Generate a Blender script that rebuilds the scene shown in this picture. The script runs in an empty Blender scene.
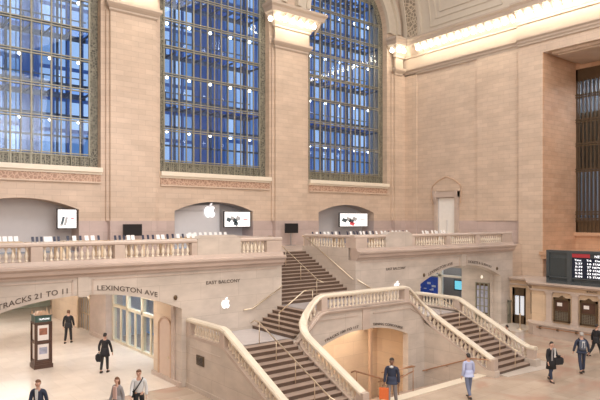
import bpy, bmesh, math, random
from mathutils import Vector, Matrix
random.seed(4)
SC = bpy.context.scene
COL = SC.collection
# ------------------------------------------------------------------ camera
YAW = math.atan(732/580.0)
CA, SA = math.cos(YAW), math.sin(YAW)
cd = bpy.data.cameras.new('camera'); cam = bpy.data.objects.new('camera', cd); COL.objects.link(cam)
cam.location = (0, 0, 7.0)
cam.rotation_euler = (math.pi/2, 0, math.atan2(SA, CA) - math.pi/2)
cd.sensor_width = 36; cd.lens = 580/600*36; cd.shift_y = 20/600
cd.clip_end = 400
SC.camera = cam
SC.view_settings.view_transform = 'Standard'
SC.view_settings.look = 'None'
SC.view_settings.exposure = 0.0
SC.view_settings.gamma = 1.0
SC.view_settings.use_curve_mapping = False
# ------------------------------------------------------------------ sky (dusk)
w = bpy.data.worlds.new('dusk_sky'); SC.world = w; w.use_nodes = True
bg = w.node_tree.nodes['Background']
bg.inputs[0].default_value = (0.20, 0.35, 0.58, 1); bg.inputs[1].default_value = 1.0
# ------------------------------------------------------------------ soft area lights standing in for the hall's unseen lighting
def area(name, loc, target, sx, sy, e, col=(1, .86, .70), spread=math.pi):
    l = bpy.data.lights.new(name, 'AREA'); l.shape = 'RECTANGLE'; l.size = sx; l.size_y = sy
    l.energy = e; l.color = col; l.spread = spread
    o = bpy.data.objects.new(name, l); COL.objects.link(o); o.location = loc
    d = Vector(target) - Vector(loc); o.rotation_euler = d.to_track_quat('-Z', 'Y').to_euler()
    return o
area('hall_overhead_fill', (17, 8, 31), (20, 12, 0), 26, 34, 8400, (1, .97, .94))  # added overhead fill in place of unseen chandeliers and ceiling lamps
area('hall_west_fill', (8, -16, 17), (19, 33, 9), 30, 20, 6600, (1, .96, .92))  # added fill from the west; no window is built there
area('chandelier_light', (6, 14, 15), (38, 24, 10), 8, 8, 1200, (1, .88, .74))

# ------------------------------------------------------------------ materials
MATS = {}
def nodes(name):
    m = bpy.data.materials.new(name); m.use_nodes = True
    nt = m.node_tree; b = nt.nodes['Principled BSDF']; MATS[name] = m
    return m, nt, b
def N(nt, t, **k):
    n = nt.nodes.new(t)
    for a, v in k.items(): setattr(n, a, v)
    return n
def mixc(nt, fac, a, b, mode='MIX'):
    n = N(nt, 'ShaderNodeMix', data_type='RGBA', blend_type=mode)
    for i, v in ((0, fac), (6, a), (7, b)):
        if hasattr(v, 'links') or hasattr(v, 'node'): nt.links.new(v, n.inputs[i])
        else: n.inputs[i].default_value = v if i == 0 else (v[0], v[1], v[2], 1)
    return n.outputs[2]
def plain(name, col, rough=.6, metal=0, noise=.08, nscale=3.0, emit=None, estr=0, spec=.5, coat=0):
    m, nt, b = nodes(name)
    tc = N(nt, 'ShaderNodeTexCoord'); nz = N(nt, 'ShaderNodeTexNoise'); nz.inputs['Scale'].default_value = nscale
    nz.inputs['Detail'].default_value = 4
    nt.links.new(tc.outputs['Object'], nz.inputs['Vector'])
    c = mixc(nt, nz.outputs['Fac'], [x*(1-noise) for x in col], [min(1, x*(1+noise)) for x in col])
    nt.links.new(c, b.inputs['Base Color'])
    b.inputs['Roughness'].default_value = rough; b.inputs['Metallic'].default_value = metal
    b.inputs['Specular IOR Level'].default_value = spec
    b.inputs['Coat Weight'].default_value = coat
    if emit: b.inputs['Emission Color'].default_value = (*emit, 1); b.inputs['Emission Strength'].default_value = estr
    return m
def blocks(name, c1, c2, mortar, bw, rh, rough=.55, msize=.012, vary=.16, uv='wall', bump=.0, nscale=.7, vein=None):
    m, nt, b = nodes(name)
    tc = N(nt, 'ShaderNodeTexCoord'); sp = N(nt, 'ShaderNodeSeparateXYZ'); cb = N(nt, 'ShaderNodeCombineXYZ')
    nt.links.new(tc.outputs['Object'], sp.inputs[0])
    if uv == 'wall':
        ad = N(nt, 'ShaderNodeMath', operation='ADD')
        nt.links.new(sp.outputs[0], ad.inputs[0]); nt.links.new(sp.outputs[1], ad.inputs[1])
        nt.links.new(ad.outputs[0], cb.inputs[0]); nt.links.new(sp.outputs[2], cb.inputs[1])
    else:
        nt.links.new(sp.outputs[0], cb.inputs[0]); nt.links.new(sp.outputs[1], cb.inputs[1])
    br = N(nt, 'ShaderNodeTexBrick'); nt.links.new(cb.outputs[0], br.inputs['Vector'])
    br.inputs['Scale'].default_value = 1; br.inputs['Brick Width'].default_value = bw; br.inputs['Row Height'].default_value = rh
    br.inputs['Mortar Size'].default_value = msize; br.inputs['Mortar Smooth'].default_value = .3
    br.inputs['Color1'].default_value = (*c1, 1); br.inputs['Color2'].default_value = (*c2, 1); br.inputs['Mortar'].default_value = (*mortar, 1)
    nz = N(nt, 'ShaderNodeTexNoise'); nz.inputs['Scale'].default_value = nscale; nz.inputs['Detail'].default_value = 6; nz.inputs['Roughness'].default_value = .6
    mp = N(nt, 'ShaderNodeMapping'); mp.inputs['Scale'].default_value = (1, 1, 2.2 if uv == 'wall' else 1)
    nt.links.new(tc.outputs['Object'], mp.inputs[0]); nt.links.new(mp.outputs[0], nz.inputs['Vector'])
    rp = N(nt, 'ShaderNodeMapRange'); rp.inputs[1].default_value = .3; rp.inputs[2].default_value = .7
    rp.inputs[3].default_value = 1-vary; rp.inputs[4].default_value = 1+vary*.6
    nt.links.new(nz.outputs['Fac'], rp.inputs[0])
    c = mixc(nt, 1.0, br.outputs['Color'], rp.outputs[0], 'MULTIPLY')
    if vein:
        n2 = N(nt, 'ShaderNodeTexNoise'); n2.inputs['Scale'].default_value = .45; n2.inputs['Detail'].default_value = 5; n2.inputs['Distortion'].default_value = 1.2
        nt.links.new(tc.outputs['Object'], n2.inputs['Vector'])
        r2 = N(nt, 'ShaderNodeMapRange'); r2.inputs[1].default_value = .48; r2.inputs[2].default_value = .66
        nt.links.new(n2.outputs['Fac'], r2.inputs[0])
        c = mixc(nt, r2.outputs[0], c, vein)
    nt.links.new(c, b.inputs['Base Color']); b.inputs['Roughness'].default_value = rough
    return m
blocks('limestone', (.59, .46, .36), (.645, .51, .405), (.48, .365, .285), .9, .31, .6, .009, .12)
blocks('limestone_orange_lit', (.58, .35, .22), (.64, .41, .27), (.45, .27, .18), .9, .31, .6, .009, .16)  # limestone with the bay's orange light put into its colour
blocks('wainscot', (.50, .40, .37), (.56, .45, .42), (.42, .34, .31), 1.6, .9, .35, .01, .12)
blocks('marble', (.56, .49, .43), (.605, .53, .47), (.44, .38, .33), 1.9, .72, .38, .008, .18)
blocks('string_stone', (.50, .395, .34), (.54, .43, .37), (.44, .35, .30), 2.6, 3, .4, .006, .14)
blocks('marble_trim', (.545, .445, .385), (.585, .48, .415), (.48, .39, .335), 2.6, 3, .35, .006, .16)
blocks('rail_stone', (.72, .64, .52), (.76, .68, .56), (.60, .52, .42), 2.2, 3, .3, .006, .10)
blocks('ticket_stone', (.62, .46, .32), (.68, .52, .37), (.5, .36, .25), 2.2, 1.2, .45, .008, .14)
blocks('floor_marble', (.46, .365, .285), (.54, .435, .345), (.39, .305, .24), 1.5, .75, .2, .008, .18, uv='floor', nscale=.5, vein=(.46, .305, .235))
blocks('passage_floor', (.74, .66, .58), (.78, .70, .62), (.6, .52, .45), 1.2, 1.2, .18, .006, .10, uv='floor')
plain('plaster', (.60, .53, .44), .7, noise=.06)
plain('cornice_stone', (.50, .41, .335), .65, noise=.06)
plain('interior_glow_glass', (.8, .85, .9), .3, emit=(.8, .88, 1), estr=.45)  # emission stands in for the lit room behind the door
plain('shop_wall', (.30, .25, .21), .6)
plain('plaster_light', (.80, .72, .60), .7, noise=.05)
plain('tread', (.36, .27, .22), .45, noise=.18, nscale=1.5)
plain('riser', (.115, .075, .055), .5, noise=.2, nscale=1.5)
plain('landing_floor_cool_lit', (.54, .50, .50), .18, noise=.08)  # cool light on the landings is put into this colour
plain('baluster_stone', (.78, .69, .57), .35, noise=.05)
plain('bronze_bar', (.30, .285, .22), .45, .3, noise=.15)
plain('dark_bronze', (.13, .09, .055), .4, .5, noise=.2)
plain('brass', (.74, .63, .48), .28, .85, noise=.05)
plain('copper_rail', (.45, .26, .16), .35, .6, noise=.1)
plain('cream_frame', (.78, .68, .50), .4, .2, noise=.05)
plain('white_frame', (.82, .78, .70), .4, noise=.03)
plain('black_plastic', (.015, .015, .018), .3, noise=.05)
plain('board_frame', (.085, .10, .11), .35, .3, noise=.1)
plain('board_panel', (.05, .06, .065), .3, noise=.1)
plain('board_screen', (.015, .022, .045), .25, noise=.1)
plain('board_red', (.30, .03, .04), .3, emit=(.5, .05, .06), estr=.25)
plain('board_text', (.9, .9, .9), .4, emit=(.9, .93, 1), estr=1.1)
plain('letter', (.10, .075, .06), .6)
plain('bulb', (1, .95, .85), .3, emit=(1, .90, .72), estr=14)
plain('catwalk_bulb', (1, 1, 1), .3, emit=(1, .96, .85), estr=9)
plain('logo_glow', (1, 1, 1), .3, emit=(.95, .97, 1), estr=.8)
plain('screen_white', (.9, .9, .9), .3, emit=(1, 1, 1), estr=.85)
plain('screen_cyan', (.2, .6, .7), .3, emit=(.2, .65, .75), estr=.8)
plain('ad_red', (.7, .1, .12), .4, emit=(.6, .08, .1), estr=.4)
plain('ad_dark', (.10, .14, .17), .4)
plain('ad_grey', (.5, .52, .55), .4)
plain('device_white', (.85, .85, .86), .35)
plain('device_blue', (.03, .035, .07), .35)
plain('oak', (.70, .55, .38), .4, noise=.12)
plain('store_grey', (.58, .56, .57), .45, noise=.05)
plain('store_panel', (.62, .62, .65), .4, noise=.04)
plain('teal', (.05, .10, .09), .4)
plain('kiosk_brown', (.09, .045, .03), .4, noise=.2)
plain('poster', (.82, .78, .76), .4)
plain('poster_art_rust', (.34, .14, .09), .5, noise=.6, nscale=6)
plain('poster_art_blue', (.38, .40, .52), .5, noise=.5, nscale=6)
plain('green_strip', (.55, .62, .52), .3)
plain('door_panel', (.64, .50, .41), .5)
plain('lamp_panel', (1, .95, .85), .4, emit=(1, .9, .72), estr=.6)
plain('door_glow', (.86, .84, .80), .4)  # pale colour standing in for light in the doorway
plain('skin_light', (.60, .36, .27), .5)
plain('skin_dark', (.22, .12, .08), .5)
plain('hair_dark', (.03, .022, .018), .6)
plain('hair_brown', (.16, .07, .035), .55)
plain('hair_grey', (.40, .38, .36), .6)
plain('cloth_black', (.018, .018, .022), .8)
plain('cloth_navy', (.03, .04, .075), .8)
plain('cloth_slate', (.11, .13, .18), .8)
plain('cloth_blue', (.45, .50, .72), .8)
plain('cloth_white', (.66, .68, .70), .8)
plain('cloth_pink', (.62, .44, .40), .8)
plain('cloth_jean', (.15, .18, .28), .8)
plain('cloth_grey', (.28, .27, .28), .8)
plain('bag_orange', (.72, .17, .05), .6)
plain('shoe', (.03, .022, .018), .4)
plain('chrome_grey', (.5, .5, .52), .3, .8)
plain('column_stone', (.60, .42, .30), .45, noise=.1)
plain('outer_steel', (.10, .13, .20), .5, noise=.2)
plain('catwalk_glass', (.12, .16, .26), .3)
blocks('passage_wall', (.74, .58, .43), (.80, .64, .48), (.62, .48, .36), 1.4, .7, .4, .008, .10)
# marble ornament with gilt filigree
def ornament(name, a, b_, scale=5):
    m, nt, b = nodes(name)
    tc = N(nt, 'ShaderNodeTexCoord'); v = N(nt, 'ShaderNodeTexVoronoi', feature='DISTANCE_TO_EDGE'); v.inputs['Scale'].default_value = scale
    nt.links.new(tc.outputs['Object'], v.inputs['Vector'])
    nz = N(nt, 'ShaderNodeTexNoise'); nz.inputs['Scale'].default_value = scale*2.3; nt.links.new(tc.outputs['Object'], nz.inputs['Vector'])
    r = N(nt, 'ShaderNodeMapRange'); r.inputs[1].default_value = .03; r.inputs[2].default_value = .16; nt.links.new(v.outputs['Distance'], r.inputs[0])
    mu = N(nt, 'ShaderNodeMath', operation='MULTIPLY'); nt.links.new(r.outputs[0], mu.inputs[0]); nt.links.new(nz.outputs['Fac'], mu.inputs[1])
    m2 = N(nt, 'ShaderNodeMath', operation='MULTIPLY'); m2.inputs[1].default_value = 1.7; nt.links.new(mu.outputs[0], m2.inputs[0]); m2.use_clamp = True
    nt.links.new(mixc(nt, m2.outputs[0], a, b_), b.inputs['Base Color']); b.inputs['Roughness'].default_value = .55
    return m
ornament('filigree', (.25, .235, .18), (.05, .048, .04), 7)
ornament('relief', (.66, .56, .43), (.25, .21, .17), 3.2)
ornament('carved_band', (.60, .42, .31), (.36, .22, .16), 5)
# glass
def glass(name, tint, gloss=.12, rough=.02):
    m = bpy.data.materials.new(name); m.use_nodes = True; nt = m.node_tree; MATS[name] = m
    nt.nodes.remove(nt.nodes['Principled BSDF'])
    o = nt.nodes['Material Output']; t = N(nt, 'ShaderNodeBsdfTransparent'); t.inputs[0].default_value = (*tint, 1)
    g = N(nt, 'ShaderNodeBsdfGlossy'); g.inputs['Roughness'].default_value = rough
    x = N(nt, 'ShaderNodeMixShader'); x.inputs[0].default_value = gloss
    nt.links.new(t.outputs[0], x.inputs[1]); nt.links.new(g.outputs[0], x.inputs[2]); nt.links.new(x.outputs[0], o.inputs[0])
glass('pane', (.90, .95, 1), .035)
glass('outer_pane', (.8, .88, 1), .04, .1)
glass('dark_pane', (.45, .48, .52), .15, .05)
# facade across the street: lit windows, with the dusk blue light also put into emission
def facade(name):
    m, nt, b = nodes(name)
    tc = N(nt, 'ShaderNodeTexCoord'); sp = N(nt, 'ShaderNodeSeparateXYZ'); cb = N(nt, 'ShaderNodeCombineXYZ')
    nt.links.new(tc.outputs['Object'], sp.inputs[0]); nt.links.new(sp.outputs[0], cb.inputs[0]); nt.links.new(sp.outputs[2], cb.inputs[1])
    br = N(nt, 'ShaderNodeTexBrick'); br.offset = 0; nt.links.new(cb.outputs[0], br.inputs['Vector']); br.inputs['Scale'].default_value = 1
    br.inputs['Brick Width'].default_value = 1.5; br.inputs['Row Height'].default_value = 3.3; br.inputs['Mortar Size'].default_value = .22; br.inputs['Bias'].default_value = -.05
    br.inputs['Color1'].default_value = (.125, .25, .40, 1); br.inputs['Color2'].default_value = (.8, .92, 1, 1); br.inputs['Mortar'].default_value = (.035, .075, .17, 1)
    b.inputs['Base Color'].default_value = (.06, .10, .22, 1)
    nt.links.new(br.outputs['Color'], b.inputs['Emission Color']); b.inputs['Emission Strength'].default_value = 1.05
facade('lit_windows')
M = MATS

# ------------------------------------------------------------------ mesh helpers
class MB:
    def __init__(s): s.v = []; s.f = []; s.mi = []
    def add(s, vs, fs, mi=0):
        o = len(s.v); s.v += [tuple(p) for p in vs]; s.f += [tuple(i+o for i in f) for f in fs]; s.mi += [mi]*len(fs); return s
    def box(s, x0, x1, y0, y1, z0, z1, mi=0):
        vs = [(x, y, z) for z in (z0, z1) for y in (y0, y1) for x in (x0, x1)]
        return s.add(vs, [(0, 2, 3, 1), (4, 5, 7, 6), (0, 1, 5, 4), (2, 6, 7, 3), (0, 4, 6, 2), (1, 3, 7, 5)], mi)
    def prism(s, poly, axis, a, b, mi=0):
        # poly in the two other axes: axis 'x' -> (y,z), 'y' -> (x,z), 'z' -> (x,y)
        mk = {'x': lambda p, t: (t, p[0], p[1]), 'y': lambda p, t: (p[0], t, p[1]), 'z': lambda p, t: (p[0], p[1], t)}[axis]
        n = len(poly)
        vs = [mk(p, a) for p in poly] + [mk(p, b) for p in poly]
        fs = [tuple(range(n)), tuple(range(2*n-1, n-1, -1))] + [(i, (i+1) % n, n+(i+1) % n, n+i) for i in range(n)]
        return s.add(vs, fs, mi)
    def strip(s, lo, hi, axis, a, b, mi=0):
        # solid between two polylines of equal length (no concave ngons)
        for i in range(len(lo)-1):
            if abs(lo[i][0]-lo[i+1][0]) < 1e-6 and abs(hi[i][0]-hi[i+1][0]) < 1e-6: continue
            s.prism([lo[i], lo[i+1], hi[i+1], hi[i]], axis, a, b, mi)
        return s
    def loft(s, rings, cap=True, mi=0, closed=True):
        n = len(rings[0]); vs = [p for r in rings for p in r]; fs = []
        for k in range(len(rings)-1):
            for i in range(n if closed else n-1):
                j = (i+1) % n; fs.append((k*n+i, k*n+j, (k+1)*n+j, (k+1)*n+i))
        if cap: fs += [tuple(range(n-1, -1, -1)), tuple(range((len(rings)-1)*n, len(rings)*n))]
        return s.add(vs, fs, mi)
    def capital(s, x0, x1, yw, zs, mi=0, side='y'):
        # stack of (z, projection) around three sides of a pilaster standing on a wall
        if side == 'y':
            rings = [[(x0-p, yw+.05, z), (x0-p, yw-p, z), (x1+p, yw-p, z), (x1+p, yw+.05, z)] for z, p in zs]
        return s.loft(rings, mi=mi)
    def tube(s, pts, r, n=8, mi=0):
        pts = [Vector(p) for p in pts]; rings = []
        for i, p in enumerate(pts):
            t = (pts[min(i+1, len(pts)-1)] - pts[max(i-1, 0)]).normalized()
            u = t.cross(Vector((0, 0, 1)))
            if u.length < 1e-3: u = Vector((1, 0, 0))
            u.normalize(); v = u.cross(t)
            rr = r[i] if isinstance(r, (list, tuple)) else r
            rings.append([tuple(p + (u*math.cos(a) + v*math.sin(a))*rr) for a in [2*math.pi*k/n for k in range(n)]])
        return s.loft(rings, mi=mi)
    def lathe(s, prof, c=(0, 0, 0), n=12, mi=0, sx=1, sy=1):
        rings = [[(c[0]+r*sx*math.cos(2*math.pi*k/n), c[1]+r*sy*math.sin(2*math.pi*k/n), c[2]+z) for k in range(n)] for r, z in prof]
        return s.loft(rings, mi=mi)
    def sphere(s, c, r, n=12, m=8, sx=1, sy=1, sz=1, mi=0):
        return s.lathe([(max(.002, r*math.sin(math.pi*k/m)), -r*sz*math.cos(math.pi*k/m)) for k in range(m+1)], c, n, mi, sx, sy)
    def sweep(s, path, prof, mi=0):
        # vertical cross-section (across, up) carried along a path with mitred corners
        P = [Vector(p) for p in path]; rings = []
        for i, p in enumerate(P):
            a = (P[i]-P[i-1]) if i else (P[1]-P[0]); b = (P[i+1]-P[i]) if i < len(P)-1 else a
            a = Vector((a.x, a.y, 0)).normalized(); b = Vector((b.x, b.y, 0)).normalized()
            t = (a+b).normalized(); nrm = Vector((t.y, -t.x, 0)); k = 1/max(.5, t.dot(a))
            rings.append([tuple(p + nrm*u*k + Vector((0, 0, h))) for u, h in prof])
        return s.loft(rings, mi=mi)
    def build(s, name, mats, parent=None, smooth=False, origin=None):
        if not isinstance(mats, (list, tuple)): mats = [mats]
        o_ = Vector(origin) if origin else (root_loc(parent) if parent else Vector())
        me = bpy.data.meshes.new(name)
        me.from_pydata([tuple(Vector(p)-o_) for p in s.v], [], s.f)
        for m in mats: me.materials.append(M[m] if isinstance(m, str) else m)
        me.polygons.foreach_set('material_index', s.mi)
        if smooth: me.polygons.foreach_set('use_smooth', [True]*len(s.f))
        b = bmesh.new(); b.from_mesh(me); bmesh.ops.recalc_face_normals(b, faces=b.faces); b.to_mesh(me); b.free()
        o = bpy.data.objects.new(name, me); COL.objects.link(o)
        if parent: o.parent = parent
        elif origin: o.location = origin
        return o
def root_loc(o):
    v = Vector()
    while o: v += o.location; o = o.parent
    return v
def tag(o, label=None, cat=None, group=None, kind=None):
    if label: o['label'] = label
    if cat: o['category'] = cat
    if group: o['group'] = group
    if kind: o['kind'] = kind
    return o
def thing(name, label, cat, loc, group=None, rz=0):
    o = bpy.data.objects.new(name, None); COL.objects.link(o); o.location = loc; o.rotation_euler = (0, 0, rz); o.empty_display_size = .2
    return tag(o, label, cat, group)
def struct(name, mb, mat, label=None):
    return tag(mb.build(name, mat), label, None, None, 'structure')
def child_copy(src, parent, loc):
    c = src.copy(); COL.objects.link(c); c.parent = parent; c.location = loc; return c
def text_mesh(txt, size, depth=.02):
    cu = bpy.data.curves.new('t', 'FONT'); cu.body = txt; cu.size = size; cu.extrude = depth/2; cu.align_x = 'CENTER'; cu.offset = size*.012
    cu.space_character = 1.05
    o = bpy.data.objects.new('t', cu); COL.objects.link(o)
    bpy.context.view_layer.update()
    me = bpy.data.meshes.new_from_object(o.evaluated_get(bpy.context.evaluated_depsgraph_get()))
    bpy.data.objects.remove(o)
    vs = [tuple(v.co) for v in me.vertices]; fs = [tuple(p.vertices) for p in me.polygons]
    return vs, fs
def lettering(txt, size, name, mat, parent, f, width=None):
    # f maps (u, v, d) text plane coordinates to the world
    vs, fs = text_mesh(txt, size)
    if width:
        w_ = max(v[0] for v in vs)-min(v[0] for v in vs); k = width/w_
        vs = [(v[0]*k, v[1], v[2]) for v in vs]
    mb = MB(); mb.add([f(*v) for v in vs], fs)
    return mb.build(name, mat, parent)
def arc(a, b, z0, z1, n=24):
    # segmental arch points from x=a to b springing at z0 with crown z1
    h = z1-z0; c = (b-a)/2; R = (c*c+h*h)/(2*h); m = (a+b)/2
    return [(x, z1-R+math.sqrt(max(0, R*R-(x-m)**2))) for x in [a+(b-a)*i/n for i in range(n+1)]]
# ================================================================== THE SETTING
YE = 33.6          # east wall plane
XS = 37.9          # south wall plane
YB = 22.1          # balcony front
MX = 37.65         # mirror: x -> MX - x
# floor with the stairwell opening
f = MB()
f.box(-4, 14.9, -30, 34, -.4, 0); f.box(14.9, 22.85, -30, 15.65, -.4, 0); f.box(22.85, 46, -30, 34, -.4, 0)
struct('floor', f, 'floor_marble')
f = MB(); f.box(1.5, 12.6, 22.4, 50, 0, .012); struct('floor_passage', f, 'passage_floor')
f = MB(); f.box(26.6, 36.5, 22.4, 34, 0, .012); f.box(33.2, 36.6, 19.9, 22.4, 0, .012); struct('floor_right_passage', f, 'passage_floor')
# light border strip of the floor before the stairwell and stairs
f = MB(); f.box(14.3, 23.4, 15.2, 15.65, 0, .03)
struct('trim_1', f, 'rail_stone')
f = MB(); f.prism([(23.3, 15.2), (23.3, 14.5), (26.6, 14.1), (27.3, 14.3), (27.3, 15.2)], 'z', 0, .02)
struct('trim_2', f, 'marble')

# ---- east wall : piers, aprons with store niches, arched heads
wins = [(3.5, 11.86), (15.54, 23.85), (27.42, 35.93)]
NC = [7.65, 19.5, 31.4]
ZS = 22.65
wl = MB()
TW = 1.4
for a, b in ((-4, 3.5), (11.86, 15.54), (23.85, 27.42), (35.93, 38.4)):
    wl.box(a, b, YE, YE+TW, 6.95, ZS)
for (a, b), cn in zip(wins, NC):
    c = cn
    lo = [(a, 6.95)] + [(c-2.97, 6.95)] + arc(c-2.97, c+2.97, 7.58, 8.2, 20) + [(c+2.97, 6.95), (b, 6.95)]
    top = [(p[0], 9.75) for p in lo]
    wl.strip(lo, top, 'y', YE, YE+TW)
    # arched head of the window
    R = (b-a)/2; c = (a+b)/2
    lo = [(c-R*math.cos(math.pi*i/32), ZS+R*math.sin(math.pi*i/32)) for i in range(33)]
    wl.strip(lo, [(p[0], 28.5) for p in lo], 'y', YE, YE+TW)
for a, b in ((-4, 3.5), (11.86, 15.54), (23.85, 27.42), (35.93, 38.4)):
    wl.box(a, b, YE, YE+TW, ZS, 28.5)
wall_e = struct('wall_east', wl, 'limestone')
wb = MB()
xs = [-4] + [v for c in NC for v in (c-2.97, c+2.97)] + [38.4]
for i in range(0, 8, 2):
    wb.box(xs[i], xs[i+1], YE, YE+TW, 5.2, 6.95)
tag(wb.build('wainscot', 'wainscot', wall_e), 'grey marble lower band of wall')
# projecting pilaster faces
pl = MB()
for a, b in ((12.3, 15.1), (24.15, 27.0)):
    pl.box(a, b, YE-.35, YE+.1, 6.95, 19.3); pl.box(a-.18, b+.18, YE-.16, YE+.1, 6.95, 19.3)
pl.box(36.55, 38, YE-.35, YE+.1, 6.95, 19.3); pl.box(36.35, 38, YE-.16, YE+.1, 6.95, 19.3)
pl.build('pilaster', 'limestone', wall_e)
pb = MB()
for a, b in ((12.3, 15.1), (24.15, 27.0)):
    pb.box(a-.04, b+.04, YE-.4, YE+.1, 5.2, 6.95)
pb.box(36.5, 38, YE-.4, YE+.1, 5.2, 6.95)
pb.build('pilaster_base', 'wainscot', wall_e)
# sills with carved band
for i, (a, b) in enumerate(wins):
    s = MB(); s.box(a-.02, b+.02, YE-.28, YE+.6, 9.75, 10.02); s.box(a-.02, b+.02, YE-.14, YE+.1, 9.62, 9.75)
    w_ = s.build('window_sill', 'plaster_light', wall_e)
    s = MB(); s.box(a+.02, b-.02, YE-.07, YE+.1, 9.2, 9.62)
    tag(s.build('carved_band', 'carved_band', wall_e), 'carved reddish stone band under window sill')
    s = MB(); s.box(a+.02, b-.02, YE-.12, YE+.1, 9.12, 9.2); s.build('moulding', 'limestone', wall_e)
# niches of the store (back and sides)
for i, (a, b) in enumerate(wins):
    c = NC[i]; n = MB()
    n.box(c-3.4, c+3.4, YE+TW, YE+TW+.3, 5.2, 8.6)
    struct('wall_niche_%d' % (i+1), n, 'store_grey')
# window glazing
ZB = [10.72, 12.75, 14.5, 16.25, 18.0, 19.75, 21.5, 23.25, 25.0, 26.4]
def halfw(z, R): return R if z < ZS else math.sqrt(max(0, R*R-(z-ZS)**2))
for wi, (a, b) in enumerate(wins):
    c = (a+b)/2; R = (b-a)/2; y = YE+.5
    win = bpy.data.objects.new('window_%d' % (wi+1), None); COL.objects.link(win); win.location = (c, y, 10); win['kind'] = 'structure'
    fr = MB()
    fr.box(a, a+.5, y, y+.12, 10.0, ZS); fr.box(b-.5, b, y, y+.12, 10.0, ZS); fr.box(a+.5, b-.5, y, y+.12, 10.0, 10.72)
    pin = [(c-(R-.5)*math.cos(math.pi*i/32), ZS+(R-.5)*math.sin(math.pi*i/32)) for i in range(33)]
    pout = [(c-R*math.cos(math.pi*i/32), ZS+R*math.sin(math.pi*i/32)) for i in range(33)]
    fr.strip(pin, pout, 'y', y, y+.12)
    tag(fr.build('window_border', 'filigree', win), 'dark bronze filigree border')
    lat = MB()
    n = 14; step = (b-a-1)/n
    for k in range(n+1):
        x = a+.5+k*step; zt = ZS+math.sqrt(max(0, (R-.45)**2-(x-c)**2))
        wdt = .028 if k % 2 else .045
        lat.box(x-wdt, x+wdt, y-.04, y+.06, 10.05, zt)
        if k < n:   # secondary thin bar between
            x2 = x+step*.5; zt = ZS+math.sqrt(max(0, (R-.45)**2-(x2-c)**2))
    for j, z in enumerate(ZB):
        hw = halfw(z, R-.4)
        if hw < .4: continue
        lat.box(c-hw, c+hw, y-.07, y+.08, z-.1, z-.04); lat.box(c-hw, c+hw, y-.07, y+.08, z+.04, z+.1)
    for k in range(28):
        x = a+.6+k*(b-a-1.1)/27
        lat.box(x-.02, x+.02, y-.04, y, 10.1, 10.7)
    lat.build('glazing_bars', 'bronze_bar', win)
    g = MB(); lo = [(x, 10.72) for x, z in pin]
    g.box(a+.5, b-.5, y+.05, y+.065, 10.72, ZS); g.strip([(x, ZS) for x, z in pin], pin, 'y', y+.05, y+.065)
    g.build('pane', 'pane', win)
    # catwalks between the two skins
    for j, z in enumerate([14.5, 18.0, 21.5, 25.0]):
        hw = min(R-.1, halfw(z, R+.2))
        cg = MB(); cg.box(c-hw, c+hw, y+.3, y+1.9, z-.05, z-.03); cg.build('catwalk_glass', 'outer_pane', win)
        cw = MB(); cw.box(c-hw, c+hw, y+1.86, y+1.92, z-.22, z+.1)
        for k in range(8):
            x = c-hw+.3+k*(2*hw-.6)/7
            cw.box(x-.035, x+.035, y+.3, y+1.9, z-.22, z-.09)
            cw.box(x-.03, x+.03, y+1.8, y+1.86, z, z+1.05)
        cw.box(c-hw, c+hw, y+1.8, y+1.86, z+1.0, z+1.07); cw.box(c-hw, c+hw, y+1.8, y+1.86, z+.5, z+.54)
        cw.build('catwalk', 'outer_steel', win)
    for j, z in enumerate((12.75, 16.25, 19.75, 23.25)):
        for k in range(5):
            x = c-3.1+k*1.6
            if abs(x-c) > halfw(z, R-.3): continue
            q = MB(); q.sphere((x, y+.75, z), .1, 8, 6); q.build('catwalk_lamp', 'catwalk_bulb', win)
    # outer skin
    ol = MB(); yo = y+2.6
    for k in range(8):
        x = a-.3+k*(b-a+1.6)/7; ol.box(x-.07, x+.07, yo, yo+.12, 9.0, 27)
        ol.box(x+.52, x+.56, yo, yo+.08, 9, 27)
    for z in (9.2, 12.1, 13.4, 15.3, 16.9, 18.8, 20.4, 22.3, 23.9, 25.8): ol.box(a-.6, b+1.6, yo, yo+.1, z-.06, z+.06)
    ol.build('outer_glazing_bars', 'outer_steel', win)
    og = MB(); og.box(a-.6, b+1.6, yo+.04, yo+.05, 9, 27); og.build('outer_pane', 'outer_pane', win)
# outer enclosure of the window cavity
en = MB(); en.box(-4, 42, YE+TW, YE+3.6, 8.75, 9.0); en.box(-4, 42, YE+TW, YE+3.6, 28, 28.3)
for x0, x1 in ((-4, 3.3), (13.4, 15.1), (25.2, 27.0), (37.1, 42)): en.box(x0, x1, YE+3.0, YE+3.5, 9, 28)
struct('wall_outer', en, 'store_grey')

# ---- archivolts around the window heads
for wi, (a, b) in enumerate(wins):
    c = (a+b)/2; R = (b-a)/2
    for r0, r1, p, nm, mt in ((R, R+.35, .3, 'arch_moulding', 'plaster'), (R+.35, R+.95, .16, 'arch_band', 'plaster'), (R+.95, R+1.3, .42, 'arch_moulding', 'plaster')):
        s = MB()
        lo = [(c-r0*math.cos(math.pi*i/32), ZS+r0*math.sin(math.pi*i/32)) for i in range(33)]
        hi = [(c-r1*math.cos(math.pi*i/32), ZS+r1*math.sin(math.pi*i/32)) for i in range(33)]
        s.strip(lo, hi, 'y', YE-p, YE+.02); s.build(nm, mt, wall_e)

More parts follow.
